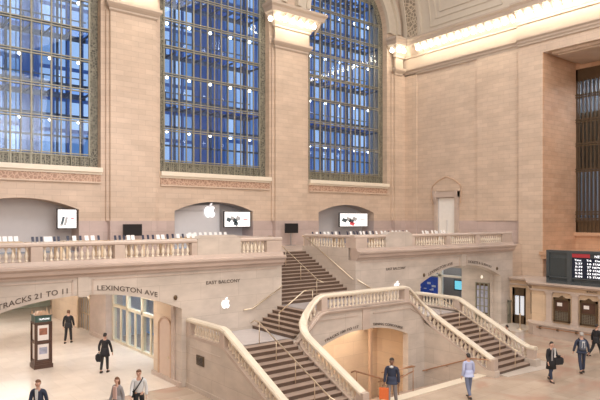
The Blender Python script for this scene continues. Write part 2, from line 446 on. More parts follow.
# ---- south wall
s = MB()
s.box(XS, XS+.6, 22.55, YE+1.4, -.4, 22.4)
s.box(XS-.32, XS+1, 20.76, 22.55, -.4, 22.4)
s.box(XS-.32, XS+6, 12.9, 20.76, 18.45, 22.4)          # lintel over the deep bay
s.box(XS-.32, XS+6, 9.0, 12.9, -.4, 22.4)
s.box(XS-.32, XS+6, -30, 1.2, -.4, 22.4); s.box(XS-.32, XS+6, 1.2, 9, 18.45, 22.4)
s.box(XS-.12, XS+.02, 32.0, YE, 6.95, 19.3)               # corner pilaster
s.box(XS-.1, XS+.02, 22.55, 26.15, 6.95, 19.3)
wall_s = struct('wall_south', s, 'limestone')
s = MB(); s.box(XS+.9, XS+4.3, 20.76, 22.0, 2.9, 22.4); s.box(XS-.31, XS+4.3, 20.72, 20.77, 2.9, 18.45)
tag(s.build('bay_reveal', 'limestone_orange_lit', wall_s), 'orange-tinted stone side of the deep bay')
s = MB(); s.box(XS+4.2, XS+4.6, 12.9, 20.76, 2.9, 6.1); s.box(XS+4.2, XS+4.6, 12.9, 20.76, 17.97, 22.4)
s.build('bay_back', 'limestone_orange_lit', wall_s)
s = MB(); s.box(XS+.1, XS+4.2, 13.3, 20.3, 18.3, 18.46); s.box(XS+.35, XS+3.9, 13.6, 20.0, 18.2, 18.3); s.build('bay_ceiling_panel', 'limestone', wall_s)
s = MB(); s.box(XS+4.0, XS+4.22, 12.9, 20.76, 5.85, 6.1); s.box(XS-.5, XS+4.2, 12.9, 20.9, 4.6, 4.85); s.box(XS-.42, XS+4.2, 12.9, 20.84, 4.35, 4.6); s.build('bay_sill', 'limestone_orange_lit', wall_s)
s = MB(); s.box(XS-.03, XS+.02, 22.6, YE, 5.2, 6.95); s.box(XS-.16, XS+.02, 32.0, YE, 5.2, 6.95); tag(s.build('wainscot', 'wainscot', wall_s), 'grey marble lower band of wall')
# south bay window
s = MB(); s.box(XS+9, XS+9.3, 8, 26, 2.9, 22); s.box(XS+4.6, XS+9.3, 8, 26, 17.99, 18.3); s.box(XS+4.6, XS+9.3, 8, 26, 2.9, 3.2); s.box(XS+4.6, XS+9.3, 25.7, 26, 2.9, 18.3)
struct('wall_waiting_room', s, 'store_panel')
area('waiting_room_light', (XS+6.5, 17, 17.5), (XS+8.5, 17, 8), 2, 8, 900, (.72, .85, 1))
win = bpy.data.objects.new('window_4', None); COL.objects.link(win); win.location = (XS+4.3, 17, 6); win['kind'] = 'structure'
x = XS+4.3
g = MB(); g.box(x-.02, x+.1, 12.9, 20.76, 17.1, 17.97); g.box(x-.02, x+.1, 12.9, 20.76, 6.1, 7.0); g.box(x-.02, x+.1, 20.6, 20.76, 6.1, 17.97)
g.build('window_border', 'dark_bronze', win)
g = MB()
for k in range(28):
    y = 20.45-.28*k; g.box(x-.1, x+.1, y-.04, y+.04, 6.1, 17.2)
for z in (7.0, 7.5, 10.6, 12.46, 14.2, 16.0): g.box(x-.12, x+.1, 12.9, 20.76, z-.13, z-.04); g.box(x-.12, x+.1, 12.9, 20.76, z+.04, z+.13)
g.build('glazing_bars', 'dark_bronze', win)
g = MB(); g.box(x+.04, x+.05, 12.9, 20.6, 7, 17.1); g.build('pane', 'pane', win)
g = MB()
for z0, z1 in ((10.7, 15.0),):
    g.box(x+1.2, x+1.5, 12.5, 21.5, z0, z1)
g.build('gallery_wall', 'dark_bronze', win)  # upright dark wall standing behind the middle rows of the window

# ---- cornice on the south wall and the ceiling vault
def cornice_prof(base):   # (projection, z) outline
    return [(0, 19.2), (.12, 19.2), (.12, 19.32), (.2, 19.4), (.2, 19.5), (.32, 19.62), (.32, 19.78), (.14, 19.84), (.14, 20.62),
            (.24, 20.68), (.26, 20.8), (.42, 21.0), (.75, 21.42), (.95, 21.5), (1.0, 21.75), (1.15, 21.9), (1.15, 22.02), (0, 22.3)]
cz = MB()
pf = cornice_prof(0)
cz.prism([(XS+.1, z) if p == 0 else (XS-p, z) for p, z in pf], 'y', 22.55, YE-.1)
cz.prism([(XS+.1, z) if p == 0 else (XS-.32-p, z) for p, z in pf], 'y', 8, 22.55)
for k in range(36):
    y = 31.65-k*.662
    xx = XS - (.32 if y < 22.6 else 0)
    cz.prism([(xx-.2, 20.75), (xx-.78, 21.3), (xx-.95, 21.52), (xx-.2, 21.52)], 'y', y-.09, y+.09)
cor = cz.build('cornice', 'cornice_stone', wall_s)
# cornice / capitals of the east piers
CZ = [(19.15, .02), (19.25, .12), (19.35, .1), (19.5, .24), (19.62, .32), (19.78, .32), (19.84, .12), (20.6, .12), (20.68, .22), (20.8, .24), (21.0, .42), (21.42, .74), (21.5, .92), (21.75, .98), (21.9, 1.12), (22.05, 1.12)]
for a, b in ((12.3, 15.1), (24.15, 27.0), (36.6, 37.3)):
    c = MB(); c.capital(a, b, YE-.33, CZ)
    n = 6
    if b > 36: n = 1
    for k in range(n):
        x = a+.1+k*.64+.2
        c.prism([(YE-.5, 20.75), (YE-1.1, 21.3), (YE-1.27, 21.52), (YE-.5, 21.52)], 'x', x-.06, x+.06)
    c.build('capital', 'cornice_stone', wall_e)
cl = MB()
n = 14
pts = []
for i in range(n+1):
    t = math.pi/2*i/n; pts.append((19.5+18.4*math.cos(t), 22.2+15*math.sin(t)))
lo = pts + [(39-p[0], p[1]) for p in pts[::-1][1:]]
hi = [(19.5+(p[0]-19.5)*1.03, 22.2+(p[1]-22.2)*1.04+.02) for p in lo]
cl.strip(lo, hi, 'y', -30, YE-.0)
struct('ceiling', cl, 'plaster')
# moulded coffers and the ornamental band on the vault above the south cornice
def vx(z): return 19.5+18.4*math.sqrt(max(0, 1-((z-22.2)/15)**2))
cf = MB()
for ya, yb in ((24.0, 30.6), (16.0, 22.9), (8.5, 15.0)):
    for q in (0, .55, 1.0, 1.7):
        a_, b_ = ya+q, yb-q; z0_, z1_ = 22.75+q, 28-q; p = .09
        for (u0, u1, v0, v1) in ((a_, b_, z0_, z0_+.09), (a_, a_+.09, z0_, z1_), (b_-.09, b_, z0_, z1_)):
            m_ = 6 if v1-v0 > 1 else 1
            for i in range(m_):
                za = v0+(v1-v0)*i/m_; zb = v0+(v1-v0)*(i+1)/m_
                cf.prism([(vx(za)-p, za), (vx(za)+.1, za), (vx(zb)+.1, zb), (vx(zb)-p, zb)], 'y', u0, u1)
cf.build('vault_moulding', 'plaster', wall_s)
ob = MB()
for i in range(8):
    za, zb = 22.3+i*.8, 22.3+(i+1)*.8
    ob.prism([(vx(za)-.16, za), (vx(za)+.1, za), (vx(zb)+.1, zb), (vx(zb)-.16, zb)], 'y', 31.75, 32.95)
tag(ob.build('relief_band', 'relief', wall_s), 'band of dark scrolled relief')
ob = MB()
for i in range(8):
    za, zb = 22.3+i*.8, 22.3+(i+1)*.8
    for ya, yb in ((31.45, 31.75), (32.95, 33.25)):
        ob.prism([(vx(za)-.26, za), (vx(za)+.1, za), (vx(zb)+.1, zb), (vx(zb)-.26, zb)], 'y', ya, yb)
ob.build('vault_rib', 'plaster', wall_s)

# ---- walls behind the camera
s = MB(); s.box(-4.4, -4, -30, YE+1, -.4, 24); struct('wall_north', s, 'limestone')
s = MB(); s.box(-4.4, 40, -30.4, -30, -.4, 38); struct('wall_west', s, 'limestone')

area('cornice_frieze_fill', (XS-.95, 22, 20.95), (XS-.1, 22, 20.35), 19, .12, 170, (1, .88, .66))  # hidden strips added to brighten the friezes below the bulbs
area('pier_frieze_fill', (25.5, YE-1.2, 20.95), (25.5, YE-.4, 20.35), 3.0, .12, 36, (1, .88, .66))
area('corner_frieze_fill', (36.9, YE-1.2, 20.95), (36.9, YE-.4, 20.35), 1.2, .12, 14, (1, .88, .66))
area('first_pier_frieze_fill', (13.7, YE-1.2, 20.95), (13.7, YE-.4, 20.35), 2.8, .12, 40, (1, .88, .66))
# ---- cornice bulbs
bp = None
ORD = 'first second third fourth fifth sixth seventh eighth ninth tenth eleventh twelfth thirteenth fourteenth fifteenth sixteenth seventeenth eighteenth nineteenth twentieth twenty-first twenty-second twenty-third twenty-fourth twenty-fifth twenty-sixth'.split()
def bulb(x, y, z, label, grp, cat='lamp'):
    global bp
    if bp is None:
        m = MB(); m.sphere((0, 0, 0), .17, 12, 8); m.lathe([(.07, .17), (.08, .26), (.05, .3)], n=8)
        bp = m.build('cornice_bulb', 'bulb', smooth=True); o = bp
    else:
        o = bp.copy(); COL.objects.link(o)
    o.location = (x, y, z); tag(o, label, cat, grp); return o
for k in range(26):
    y = 31.31-k*.662
    bulb(XS-.74-(.32 if y < 22.6 else 0), y, 21.1, 'round glowing bulb under the right wall cornice, %s from the corner' % ORD[k], 'bulbs under the right wall cornice')
for k in range(6):
    bulb(23.85+k*.65, YE-1.02, 21.1, 'round glowing bulb under the capital between middle and right windows, %s from the left' % ORD[k], 'bulbs under the capital of the second pier')
bulb(23.6, YE-.5, 21.1, 'glowing bulb on the left side of the capital between middle and right windows', 'bulb at the side of the second pier capital')
for k in range(6):
    bulb(11.9+k*.66, YE-1.02, 21.1, 'round glowing bulb under the capital between left and middle windows, %s from the left' % ORD[k], 'bulbs under the capital of the first pier')
for k in range(2):
    bulb(36.25+k*.62, YE-1.02, 21.1, 'glowing bulb under the corner capital right of the right window, %s from the left' % ORD[k], 'bulbs under the corner capital')
bulb(36.0, YE-.5, 21.1, 'glowing bulb on the side of the corner capital against the right window', 'bulb at the side of the corner capital')

# ================================================================== BALCONY
# front wall (north block) with flat arch, string course and soffit
def balcony(mir, name):
    X = (lambda v: MX-v) if mir else (lambda v: v)
    def bx(m, a, b, *r, **k):
        a, b = X(a), X(b); m.box(min(a, b), max(a, b), *r, **k)
    m = MB()
    lft = 1.55 if mir else -4
    lo = [(X(x), z) for x, z in arc(3.0, 11.2, 3.28, 4.18, 28)]
    m.strip(lo, [(p[0], 4.86) for p in lo], 'y', YB, YB+.6)
    bx(m, 11.2, 16.4, YB, YB+.6, -.02, 4.86)
    bx(m, lft, 3.0, YB, YB+.6, -.02 if not mir else 0, 4.86)
    bx(m, 6.93, 7.33, YB-.07, YB, 4.12, 4.86)
    wobj = struct('wall_balcony_'+name, m, 'marble')
    # frames of the recessed spandrel panels
    m = MB()
    for a, b in ((3.2, 6.75), (7.5, 16.1)):
        bx(m, a, b, YB-.03, YB, 4.72, 4.77)
    bx(m, 7.46, 7.52, YB-.03, YB, 4.2, 4.77); bx(m, 6.72, 6.78, YB-.03, YB, 4.25, 4.77)
    m.build('moulding', 'marble_trim', wobj)
    # slab, string course and base of the balustrade
    m = MB()
    bx(m, lft, 16.2, YB+.05, YE, 4.5, 5.2)
    slab = struct('floor_balcony_'+name, m, 'marble_trim')
    m = MB()
    prof = [(YB+.1, 4.86), (YB-.06, 4.86), (YB-.08, 4.94), (YB-.2, 5.02), (YB-.22, 5.14), (YB-.32, 5.24), (YB-.32, 5.32), (YB-.1, 5.36), (YB-.04, 5.5), (YB+.4, 5.5), (YB+.4, 4.9)]
    a, b = sorted((X(lft), X(16.45 if not mir else 16.4)))
    m.prism(prof, 'x', a, b)
    m.build('string_course', 'string_stone', wobj)
    return wobj
wbn = balcony(False, 'north'); wbs = balcony(True, 'south')
# side walls of the blocks along the upper flight
s = MB(); s.box(15.95, 16.4, YB+.6, 26.6, 0, 5.5); struct('wall_stair_north', s, 'marble')
s = MB(); s.box(36.1, XS, 22.3, 22.95, 2.9, 5.3); s.box(36.1, XS, 22.95, YE, 4.9, 5.2); struct('wall_balcony_end', s, 'limestone')
s = MB(); s.box(21.25, 21.7, YB+.6, 26.6, -.02, 5.5); struct('wall_stair_south', s, 'marble')
s = MB(); s.box(16.4, 21.25, 26.45, YE, 4.5, 5.2); struct('floor_balcony_middle', s, 'marble_trim')
s = MB(); s.box(15.5, 22.3, 26.5, 26.8, -4, 4.5); struct('wall_under_balcony', s, 'marble')

# baluster prototype profile (height 1)
BPROF = [(.40, 0), (.40, .08), (.25, .11), (.22, .16), (.42, .30), (.46, .40), (.36, .52), (.20, .70), (.16, .80), (.24, .86), (.38, .90), (.38, 1.0)]
bal_mesh = {}
def baluster_mesh(h, r=.075*2):
    k = round(h, 3)
    if k not in bal_mesh:
        m = MB(); m.lathe([(a*r*1.05, b*h) for a, b in BPROF], n=8)
        me = bpy.data.meshes.new('baluster'); me.from_pydata(m.v, [], m.f); me.materials.append(M['baluster_stone'])
        me.polygons.foreach_set('use_smooth', [True]*len(m.f)); bal_mesh[k] = me
    return bal_mesh[k]
def place_baluster(parent, p, h):
    o = bpy.data.objects.new('baluster', baluster_mesh(h)); COL.objects.link(o); o.parent = parent
    o.location = Vector(p)-root_loc(parent)
def row(parent, a, b, h, step=.222):
    a, b = Vector(a), Vector(b); L = Vector((b.x-a.x, b.y-a.y, 0)).length; n = max(1, round(L/step))
    for i in range(n):
        place_baluster(parent, a.lerp(b, (i+.5)/n), h)
RAILP = [(-.13, 0), (.13, 0), (.17, .04), (.17, .11), (.12, .17), (-.12, .17), (-.17, .11), (-.17, .04)]
# balcony front balustrades
def front_bal(mir, side):
    X = (lambda v: MX-v) if mir else (lambda v: v)
    t = thing('balustrade', side, 'balustrade', (X(8), YB+.2, 5.5))
    piers = [(5.31, 5.71), (8.35, 8.75), (11.67, 11.95), (15.55, 16.4)]
    lft = 1.55 if mir else -1.2
    if mir: piers.append((1.55, 2.7)); rows = [(2.7, 5.31)]
    else: piers.append((1.8, 2.2)); rows = [(-1.2, 1.8), (2.2, 5.31)]
    rows += [(5.71, 8.35), (8.75, 11.67), (14.07, 15.55)]
    for a, b in piers:
        x0, x1 = sorted((X(a), X(b))); m = MB(); m.box(x0, x1, YB+.0, YB+.36, 5.5, 6.03); m.build('pier', 'marble_trim', t)
    m = MB(); x0, x1 = sorted((X(lft), X(11.95))); m.sweep([(x0, YB+.18, 6.02), (x1, YB+.18, 6.02)], RAILP)
    x0, x1 = sorted((X(14.0), X(16.45))); m.sweep([(x0, YB+.18, 6.02), (x1, YB+.18, 6.02)], RAILP); m.build('rail', 'marble_trim', t)
    # the taller solid block with swept shoulders
    c = (X(11.93)+X(14.09))/2; hw = 1.08; m = MB()
    m.prism([(c-hw, 5.5), (c+hw, 5.5), (c+hw, 6.2), (c+hw-.12, 6.24), (c+hw-.3, 6.34), (c-hw+.3, 6.34), (c-hw+.12, 6.24), (c-hw, 6.2)], 'y', YB-.02, YB+.42)
    tag(m.build('parapet_block', 'marble', t), 'solid raised block')
    for a, b in rows: row(t, (X(a), YB+.18, 5.5), (X(b), YB+.18, 5.5), .53)
    return t
front_bal(False, 'long stone balustrade along the left balcony front beside the arch lettering')
front_bal(True, 'long stone balustrade along the right balcony front ending at the corner')
for x, lab, y1 in ((21.45, 'short stone balustrade on the right side of the upper stairs', 26.5), (16.2, 'short stone balustrade on the left side of the upper stairs', 26.5)):
    t = thing('balustrade', lab, 'balustrade', (x, 24, 5.5))
    m = MB(); m.sweep([(x, YB+.3, 6.02), (x, y1, 6.02)], RAILP); m.build('rail', 'marble_trim', t)
    for a, b in ((YB+.36, 22.9), (26.1, 26.45)):
        m = MB(); m.box(x-.18, x+.18, a, b, 5.5, 6.03); m.build('pier', 'marble_trim', t)
    row(t, (x, 22.9, 5.5), (x, 26.1, 5.5), .53)
# ================================================================== STAIRS
ZL, ZC = 2.05, 2.95
stx = lambda mir: (lambda v: MX-v) if mir else (lambda v: v)
def flight(label, steps, loc):
    t = thing('staircase', label, 'stairs', loc)
    for x0, x1, y0, y1, z0, z1, ax in steps:
        # riser body plus a lighter tread slab with nosing
        m = MB(); n = .02
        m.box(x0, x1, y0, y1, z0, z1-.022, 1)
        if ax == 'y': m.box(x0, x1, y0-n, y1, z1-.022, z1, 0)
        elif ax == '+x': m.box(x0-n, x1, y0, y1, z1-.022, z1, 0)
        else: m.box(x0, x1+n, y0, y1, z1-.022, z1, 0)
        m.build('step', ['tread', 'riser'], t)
    return t
for mir in (False, True):
    X = stx(mir); nm = 'right' if mir else 'left'
    st = []
    for i in range(13):
        z = ZL*(i+1)/13; y0 = 14.93+i*.328
        a, b = sorted((X(11.73), X(14.6)))
        st.append((a, b, y0, 19.3 if i == 12 else y0+.33, max(0, z-ZL/13), z, 'y'))
    flight('lower %s flight of stone stairs with dark risers' % nm, st, (X(13.2), 15, 0))
    st = []
    for i in range(6):
        z = ZL+(ZC-ZL)*(i+1)/6; x = 14.75+i*.28
        a, b = sorted((X(x), X(x+.28 if i < 5 else 16.45)))
        st.append((a, b, 19.05, YB, z-(ZC-ZL)/6, z, '+x' if not mir else '-x'))
    flight('short %s side flight climbing from the lower landing to the middle landing' % nm, st, (X(15.5), 20, ZL))
    a, b = sorted((X(11.5), X(14.75)))
    m = MB(); m.box(a, b, 19.2, YB, ZL-.4, ZL); struct('floor_landing_'+nm, m, 'landing_floor_cool_lit')
    a, b = sorted((X(14.75), X(16.45)))
    m = MB(); m.prism([(X(14.75), ZL-.35), (X(16.5), ZL-.35), (X(16.5), ZC-.15), (X(14.75), ZL)], 'y', 19.04, YB); struct('floor_ramp_'+nm, m, 'marble')
m = MB(); m.box(16.4, 21.25, 18.9, YB+.1, ZC-.35, ZC); struct('floor_landing_middle', m, 'landing_floor_cool_lit')
st = []
for i in range(15):
    z = ZC+(5.2-ZC)*(i+1)/15; y0 = YB+.1+i*.29
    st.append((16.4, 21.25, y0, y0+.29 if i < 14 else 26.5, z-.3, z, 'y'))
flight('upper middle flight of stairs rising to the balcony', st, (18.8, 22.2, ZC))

# stringer walls of the lower flights and the landing front
def rz(y): return 2.87-.482*max(0, 19.2-y)        # top of the stone handrail over a lower flight
for mir in (False, True):
    X = stx(mir); nm = 'right' if mir else 'left'
    # outer wall below the rail
    b0 = .72
    poly = [(14.75, 0), (YB, 0), (YB, rz(YB)-b0), (19.2, rz(19.2)-b0), (15.3, rz(15.3)-b0), (14.75, rz(15.3)-b0)]
    a, b = sorted((X(11.4), X(11.73)))
    m = MB(); m.prism(poly, 'x', a, b); m.box(a-.03, b+.03, 15.2, YB, 0, .18); m.box(a-.05, b+.05, 14.62, 15.2, 0, .34); m.box(a-.02, b+.02, 19.3, YB, 1.72, 1.76) 
    struct('wall_flight_'+nm, m, 'marble')
    # inner wall (also side of the stairwell)
    a, b = sorted((X(14.6), X(14.95)))
    poly = [(14.75, -.4), (15.6, -.4), (15.7, -4.2), (19.0, -4.2), (19.0, rz(19.0)-b0), (15.3, rz(15.3)-b0), (14.75, rz(15.3)-b0)]
    m = MB(); m.strip([(14.75, -.4), (15.3, -.4), (15.66, -.4)], [(14.75, rz(15.3)-b0), (15.3, rz(15.3)-b0), (15.66, rz(15.66)-b0)], 'x', a, b)
    m.strip([(15.66, -4.2), (18.95, -4.2)], [(15.66, rz(15.66)-b0), (18.95, rz(18.95)-b0)], 'x', a, b)
    m.box(a, b, 18.95, 26.5, -4.2, 1.7)
    struct('wall_stairwell_'+nm, m, 'marble')
# curved front of the landing
RP = [(14.77, 14.95, rz(14.95)), (14.77, 15.6, rz(15.6)), (14.77, 18.1, rz(18.1)), (14.80, 18.42, 2.58), (14.95, 18.68, 2.82), (15.25, 18.86, 3.14), (15.6, 18.92, 3.48), (15.95, 18.93, 3.74), (16.25, 18.93, 3.82)]
RPM = [(MX-x, y, z) for x, y, z in RP[::-1]]
RPATH = RP + RPM
m = MB()
low = [(x, z-.72) for x, y, z in RP[2:]]
front_top = [(14.6, rz(18.6)-.72), (15.25, 2.45), (15.6, 2.76), (15.95, 3.02), (16.25, 3.1)]
ft = front_top + [(MX-x, z) for x, z in front_top[::-1]]
A = arc(15.75, 21.5, 1.5, 2.08, 24)
def topz(x):
    for i in range(len(ft)-1):
        if ft[i][0] <= x <= ft[i+1][0]:
            k = (x-ft[i][0])/(ft[i+1][0]-ft[i][0]+1e-9); return ft[i][1]+(ft[i+1][1]-ft[i][1])*k
    return ft[-1][1]
lo = [(14.9, -4.2), (15.25, -4.2), (15.6, -4.2), (15.749, -4.2)] + A + [(21.501, -4.2), (21.9, -4.2), (22.4, -4.2), (22.75, -4.2)]
m.strip(lo, [(x, topz(x)) for x, z in lo], 'y', 18.72, 19.05)
wfr = struct('wall_landing_front', m, 'marble')
m = MB(); m.box(18.4, 18.85, 18.66, 18.72, 2.06, 3.1)
m.build('keystone', 'marble_trim', wfr)
m = MB()
for a, b in ((15.6, 18.1), (19.1, 21.6)):
    m.box(a, b, 18.69, 18.72, 2.72, 2.76)
m.tube([(14.98, 18.7, 2.2), (15.6, 18.7, 2.74)], .025, 4); m.tube([(22.67, 18.7, 2.2), (21.6, 18.7, 2.74)], .025, 4)
m.sweep([(14.62, 18.75, 2.0), (15.25, 18.75, 2.42), (15.95, 18.75, 3.02), (16.25, 18.75, 3.1), (21.4, 18.75, 3.1), (21.7, 18.75, 3.02), (22.4, 18.75, 2.42), (23.03, 18.75, 2.0)], [(-.05, -.12), (.1, -.12), (.14, -.04), (.14, 0), (-.05, 0)])
m.build('moulding', 'marble_trim', wfr)

# stone balustrades
def stair_bal(label, path, loc, piers=(), hb=.50, skip=()):
    t = thing('balustrade', label, 'balustrade', loc)
    m = MB(); m.sweep([(x, y, z-.17) for x, y, z in path], RAILP); m.build('rail', 'rail_stone', t, smooth=False)
    m = MB(); m.sweep([(x, y, z-.17-hb) for x, y, z in path], [(-.17, -.1), (.17, -.1), (.17, .03), (-.17, .03)]); m.build('plinth', 'marble_trim', t)
    for (x, y, z, zz) in piers:
        m = MB(); m.box(x-.16, x+.16, y-.18, y+.18, zz, z-.1); m.build('pier', 'marble_trim', t)
    # balusters by arc length
    acc = []; P = [Vector(p) for p in path]; tot = 0; seg = []
    for a, b in zip(P, P[1:]):
        L = math.hypot(b.x-a.x, b.y-a.y); seg.append((tot, L, a, b)); tot += L
    n = round(tot/.225)
    for i in range(n):
        d = (i+.5)*tot/n
        for s0, L, a, b in seg:
            if s0 <= d <= s0+L:
                p = a.lerp(b, (d-s0)/L); break
        if any(abs(p.x-q[0]) < .25 and abs(p.y-q[1]) < .27 for q in piers): continue
        place_baluster(t, (p.x, p.y, p.z-.17-hb+.01), hb)
    return t
for mir in (False, True):
    X = stx(mir); nm = 'right' if mir else 'left'
    pth = [(X(11.56), YB, 2.87), (X(11.56), 19.35, 2.87), (X(11.56), 19.05, 2.8), (X(11.56), 15.5, rz(15.5)), (X(11.56), 15.1, rz(15.1)+.04), (X(11.56), 14.75, rz(15.1)+.04)]
    zz = rz(19.2)-.75
    pl_ = [(X(11.56), 19.2, 2.87, zz), (X(11.56), YB-.15, 2.87, zz), (X(11.56), 14.95, rz(15.1), 0)]
    stair_bal('outer stone balustrade of the %s lower stairs and landing' % nm, pth, (X(11.56), 19, 1), pl_)
    m = MB(); a = X(11.56)
pl_ = [(14.77, 15.0, rz(15.1), 0), (22.88, 15.0, rz(15.1), 0), (16.2, 18.93, 3.8, 3.1), (21.45, 18.93, 3.8, 3.1)]
stair_bal('curving stone balustrade around the middle landing above the arched doorway', RPATH, (18.8, 18.9, 2.9), pl_)

# brass handrails with posts
def metal_rail(label, path, posts, loc, mat='brass', r=.028, cat='handrail', drop=.85, name='handrail'):
    t = thing(name, label, cat, loc)
    m = MB(); m.tube(path, r, 8); m.build('rail', mat, t, smooth=True)
    for p in posts:
        m = MB(); m.tube([(p[0], p[1], p[2]), (p[0], p[1], p[2]-drop)], .018, 6); m.build('post', mat, t, smooth=True)
    return t
def on(y): return ZL*(y-14.93)/4.264+.158
for mir in (False, True):
    X = stx(mir); nm = 'right' if mir else 'left'
    x = X(13.1)
    metal_rail('brass handrail on posts down the middle of the lower %s stairs' % nm,
        [(x, 19.75, ZL+.75), (x, 19.5, ZL+.9), (x, 19.2, ZL+.88), (x, 14.9, .95), (x, 14.6, .9)], [(x, yy, (ZL+.88)-(19.2-yy)*.446) for yy in (19.15, 18.0, 16.8, 15.7, 14.9)], (x, 17, 1))
x = 18.83
metal_rail('brass handrail on posts down the middle of the upper stairs', [(x, 26.6, 6.1), (x, 26.3, 6.1), (x, 22.3, 3.97), (x, 21.9, 3.9)], [(x, yy, 6.08-(26.3-yy)*.533) for yy in (26.3, 25.0, 23.7, 22.4)], (x, 24, 4))
def wall_rail(label, path, brk, off, mat='brass'):
    t = thing('handrail', label, 'handrail', path[0])
    m = MB(); m.tube(path, .03, 8); m.build('rail', mat, t, smooth=True)
    for p in brk:
        m = MB(); m.tube([p, (p[0]+off[0]*.4, p[1]+off[1]*.4, p[2]-.07), (p[0]+off[0], p[1]+off[1], p[2]-.07)], .016, 6); m.build('bracket', mat, t)
def ur(y): return 6.05-(26.3-y)*.53
wall_rail('brass handrail fixed to the wall right of the upper stairs', [(21.15, 26.3, ur(26.3)), (21.15, 22.2, ur(22.2))], [(21.15, y, ur(y)) for y in (25.8, 24.2, 22.7)], (.1, 0))
wall_rail('brass handrail fixed to the wall left of the upper stairs', [(16.5, 26.3, ur(26.3)), (16.5, 22.2, ur(22.2))], [(16.5, y, ur(y)) for y in (25.8, 24.2, 22.7)], (-.1, 0))
wall_rail('brass handrail on the back wall beside the left side flight', [(14.2, YB-.1, 2.95), (14.7, YB-.1, 2.98), (16.35, YB-.1, 3.85)], [(xx, YB-.1, 2.98+(xx-14.7)*.53) for xx in (14.8, 15.6, 16.25)], (0, .1))
wall_rail('brass handrail on the back wall beside the right side flight', [(MX-14.2, YB-.1, 2.95), (MX-14.7, YB-.1, 2.98), (MX-16.35, YB-.1, 3.85)], [(MX-xx, YB-.1, 2.98+(xx-14.7)*.53) for xx in (14.8, 15.6, 16.25)], (0, .1))
x = 16.0
metal_rail('brass handrail standing on the left side flight', [(15.0, 20.4, 2.95), (16.4, 20.4, 3.8), (17.0, 20.4, 3.83)], [(15.0, 20.4, 2.95), (16.9, 20.4, 3.83)], (15, 20.4, 2))

# stairwell going down to the lower concourse
m = MB(); st = []
for i in range(16):
    z = -.16*(i+1); y0 = 15.65+i*.4
    st.append((14.95, 22.7, y0, y0+.4, z-.3, z, 'y'))
flight('wide steps going down under the landing to the lower concourse', st, (18.8, 15.7, -1))
m = MB(); m.box(14.96, 22.62, 21.85, 22.08, -5.5, 2.0); struct('wall_stairwell_back', m, 'passage_wall')
m = MB(); m.box(14.9, 22.75, 19.05, 26.5, 2.02, 2.12) ; struct('ceiling_stairwell', m, 'passage_wall')
m = MB(); m.box(22.60, 22.70, 19.05, 22.08, -4.2, 2.02); m.box(14.95, 15.0, 19.05, 22.08, -4.2, 2.02); struct('wall_stairwell_lining', m, 'passage_wall')
area('stairwell_lamp_light', (21.5, 20.8, 1.98), (21.501, 20.8, -3), 1.6, 1.6, 170, (1, .86, .68))
area('stairwell_front_lamp_light', (17.9, 20.6, 1.98), (17.901, 20.6, -3), 3.4, 2, 140, (1, .80, .60))
t = thing('column', 'slender stone column standing in the arched doorway', 'column', (20.68, 20.6, -3))
m = MB(); m.box(20.62, 20.76, 20.4, 20.54, -3.0, 2.0); m.build('shaft', 'column_stone', t)
m = MB(); m.loft([[(20.62-q, 20.4-q, z), (20.76+q, 20.4-q, z), (20.76+q, 20.54+q, z), (20.62-q, 20.54+q, z)] for q, z in ((0, 1.5), (.06, 1.75), (.3, 2.01))]); m.build('capital', 'column_stone', t)
# stairwell rails
def dn(y): return .92-(y-15.9)*.4
wall_rail('bronze handrail on the right wall of the stairwell', [(22.58, 15.0, .78), (22.58, 15.9, .67), (22.58, 18.6, dn(18.6)-.25), (22.52, 21.7, dn(21.7)-.25)], [(22.58, y, dn(y)-.25) for y in (16.1, 17.3, 18.5, 20.2)], (.12, 0), 'copper_rail')
metal_rail('bronze guard rail on posts at the left side of the stairwell head', [(16.3, 17.2, .8), (16.3, 17.0, .9), (16.3, 15.5, .9), (16.3, 15.2, .86), (16.9, 15.2, .86)], [(16.3, 15.6, .9), (16.3, 16.9, .9)], (16.3, 16, 0), 'copper_rail', .035, drop=.95)
metal_rail('bronze guard rail on posts in the middle of the stairwell head', [(17.8, 16.1, .86), (18.7, 16.1, .9), (18.9, 16.1, .85), (18.9, 18.0, .2)], [(18.8, 16.1, .88), (17.9, 16.1, .88)], (18.5, 16.1, 0), 'copper_rail', .03, drop=1.05)
metal_rail('bronze handrail on posts linking the navy-jacketed man to the right stair foot', [(17.2, 15.9, .5), (18.6, 15.9, .75)], [(17.3, 15.9, .52)], (17.3, 15.9, 0), 'copper_rail', .03, drop=.6)
# ================================================================== STORE ON THE BALCONY
APPLE = [(.02, .26), (.12, .30), (.22, .31), (.32, .27), (.39, .20), (.31, .12), (.27, .02), (.29, -.08), (.35, -.15), (.42, -.19), (.37, -.31), (.29, -.43), (.21, -.48), (.13, -.47), (.04, -.43),
         (-.04, -.43), (-.13, -.47), (-.21, -.48), (-.30, -.41), (-.38, -.27), (-.42, -.12), (-.42, .04), (-.37, .18), (-.28, .27), (-.18, .30), (-.08, .28)]
LEAF = [(.0, .34), (.09, .37), (.16, .45), (.18, .56), (.08, .52), (.01, .44)]
def fruit_sign(x, y, z, h, label, dep=.06, wall=None):
    t = thing('illuminated_sign', label, 'sign', (x, y, z))
    m = MB(); m.prism([(x+u*h, z+v*h) for u, v in APPLE], 'y', y-dep, y); m.build('apple_shape', 'logo_glow', t)
    m = MB(); m.prism([(x+u*h, z+v*h) for u, v in LEAF], 'y', y-dep, y); m.build('leaf_shape', 'logo_glow', t)
    return t
m = MB(); m.box(16.75, 20.2, 34.3, 34.45, 5.2, 7.62); m.strip([(16.75, 7.6), (18.0, 7.6), (20.2, 7.6)], [(16.75, 7.62), (18.0, 7.95), (20.2, 8.05)], 'y', 34.3, 34.45)
tag(m.build('partition_panel', 'store_panel'), 'grey freestanding panel carrying the glowing fruit sign in the middle niche', 'partition')
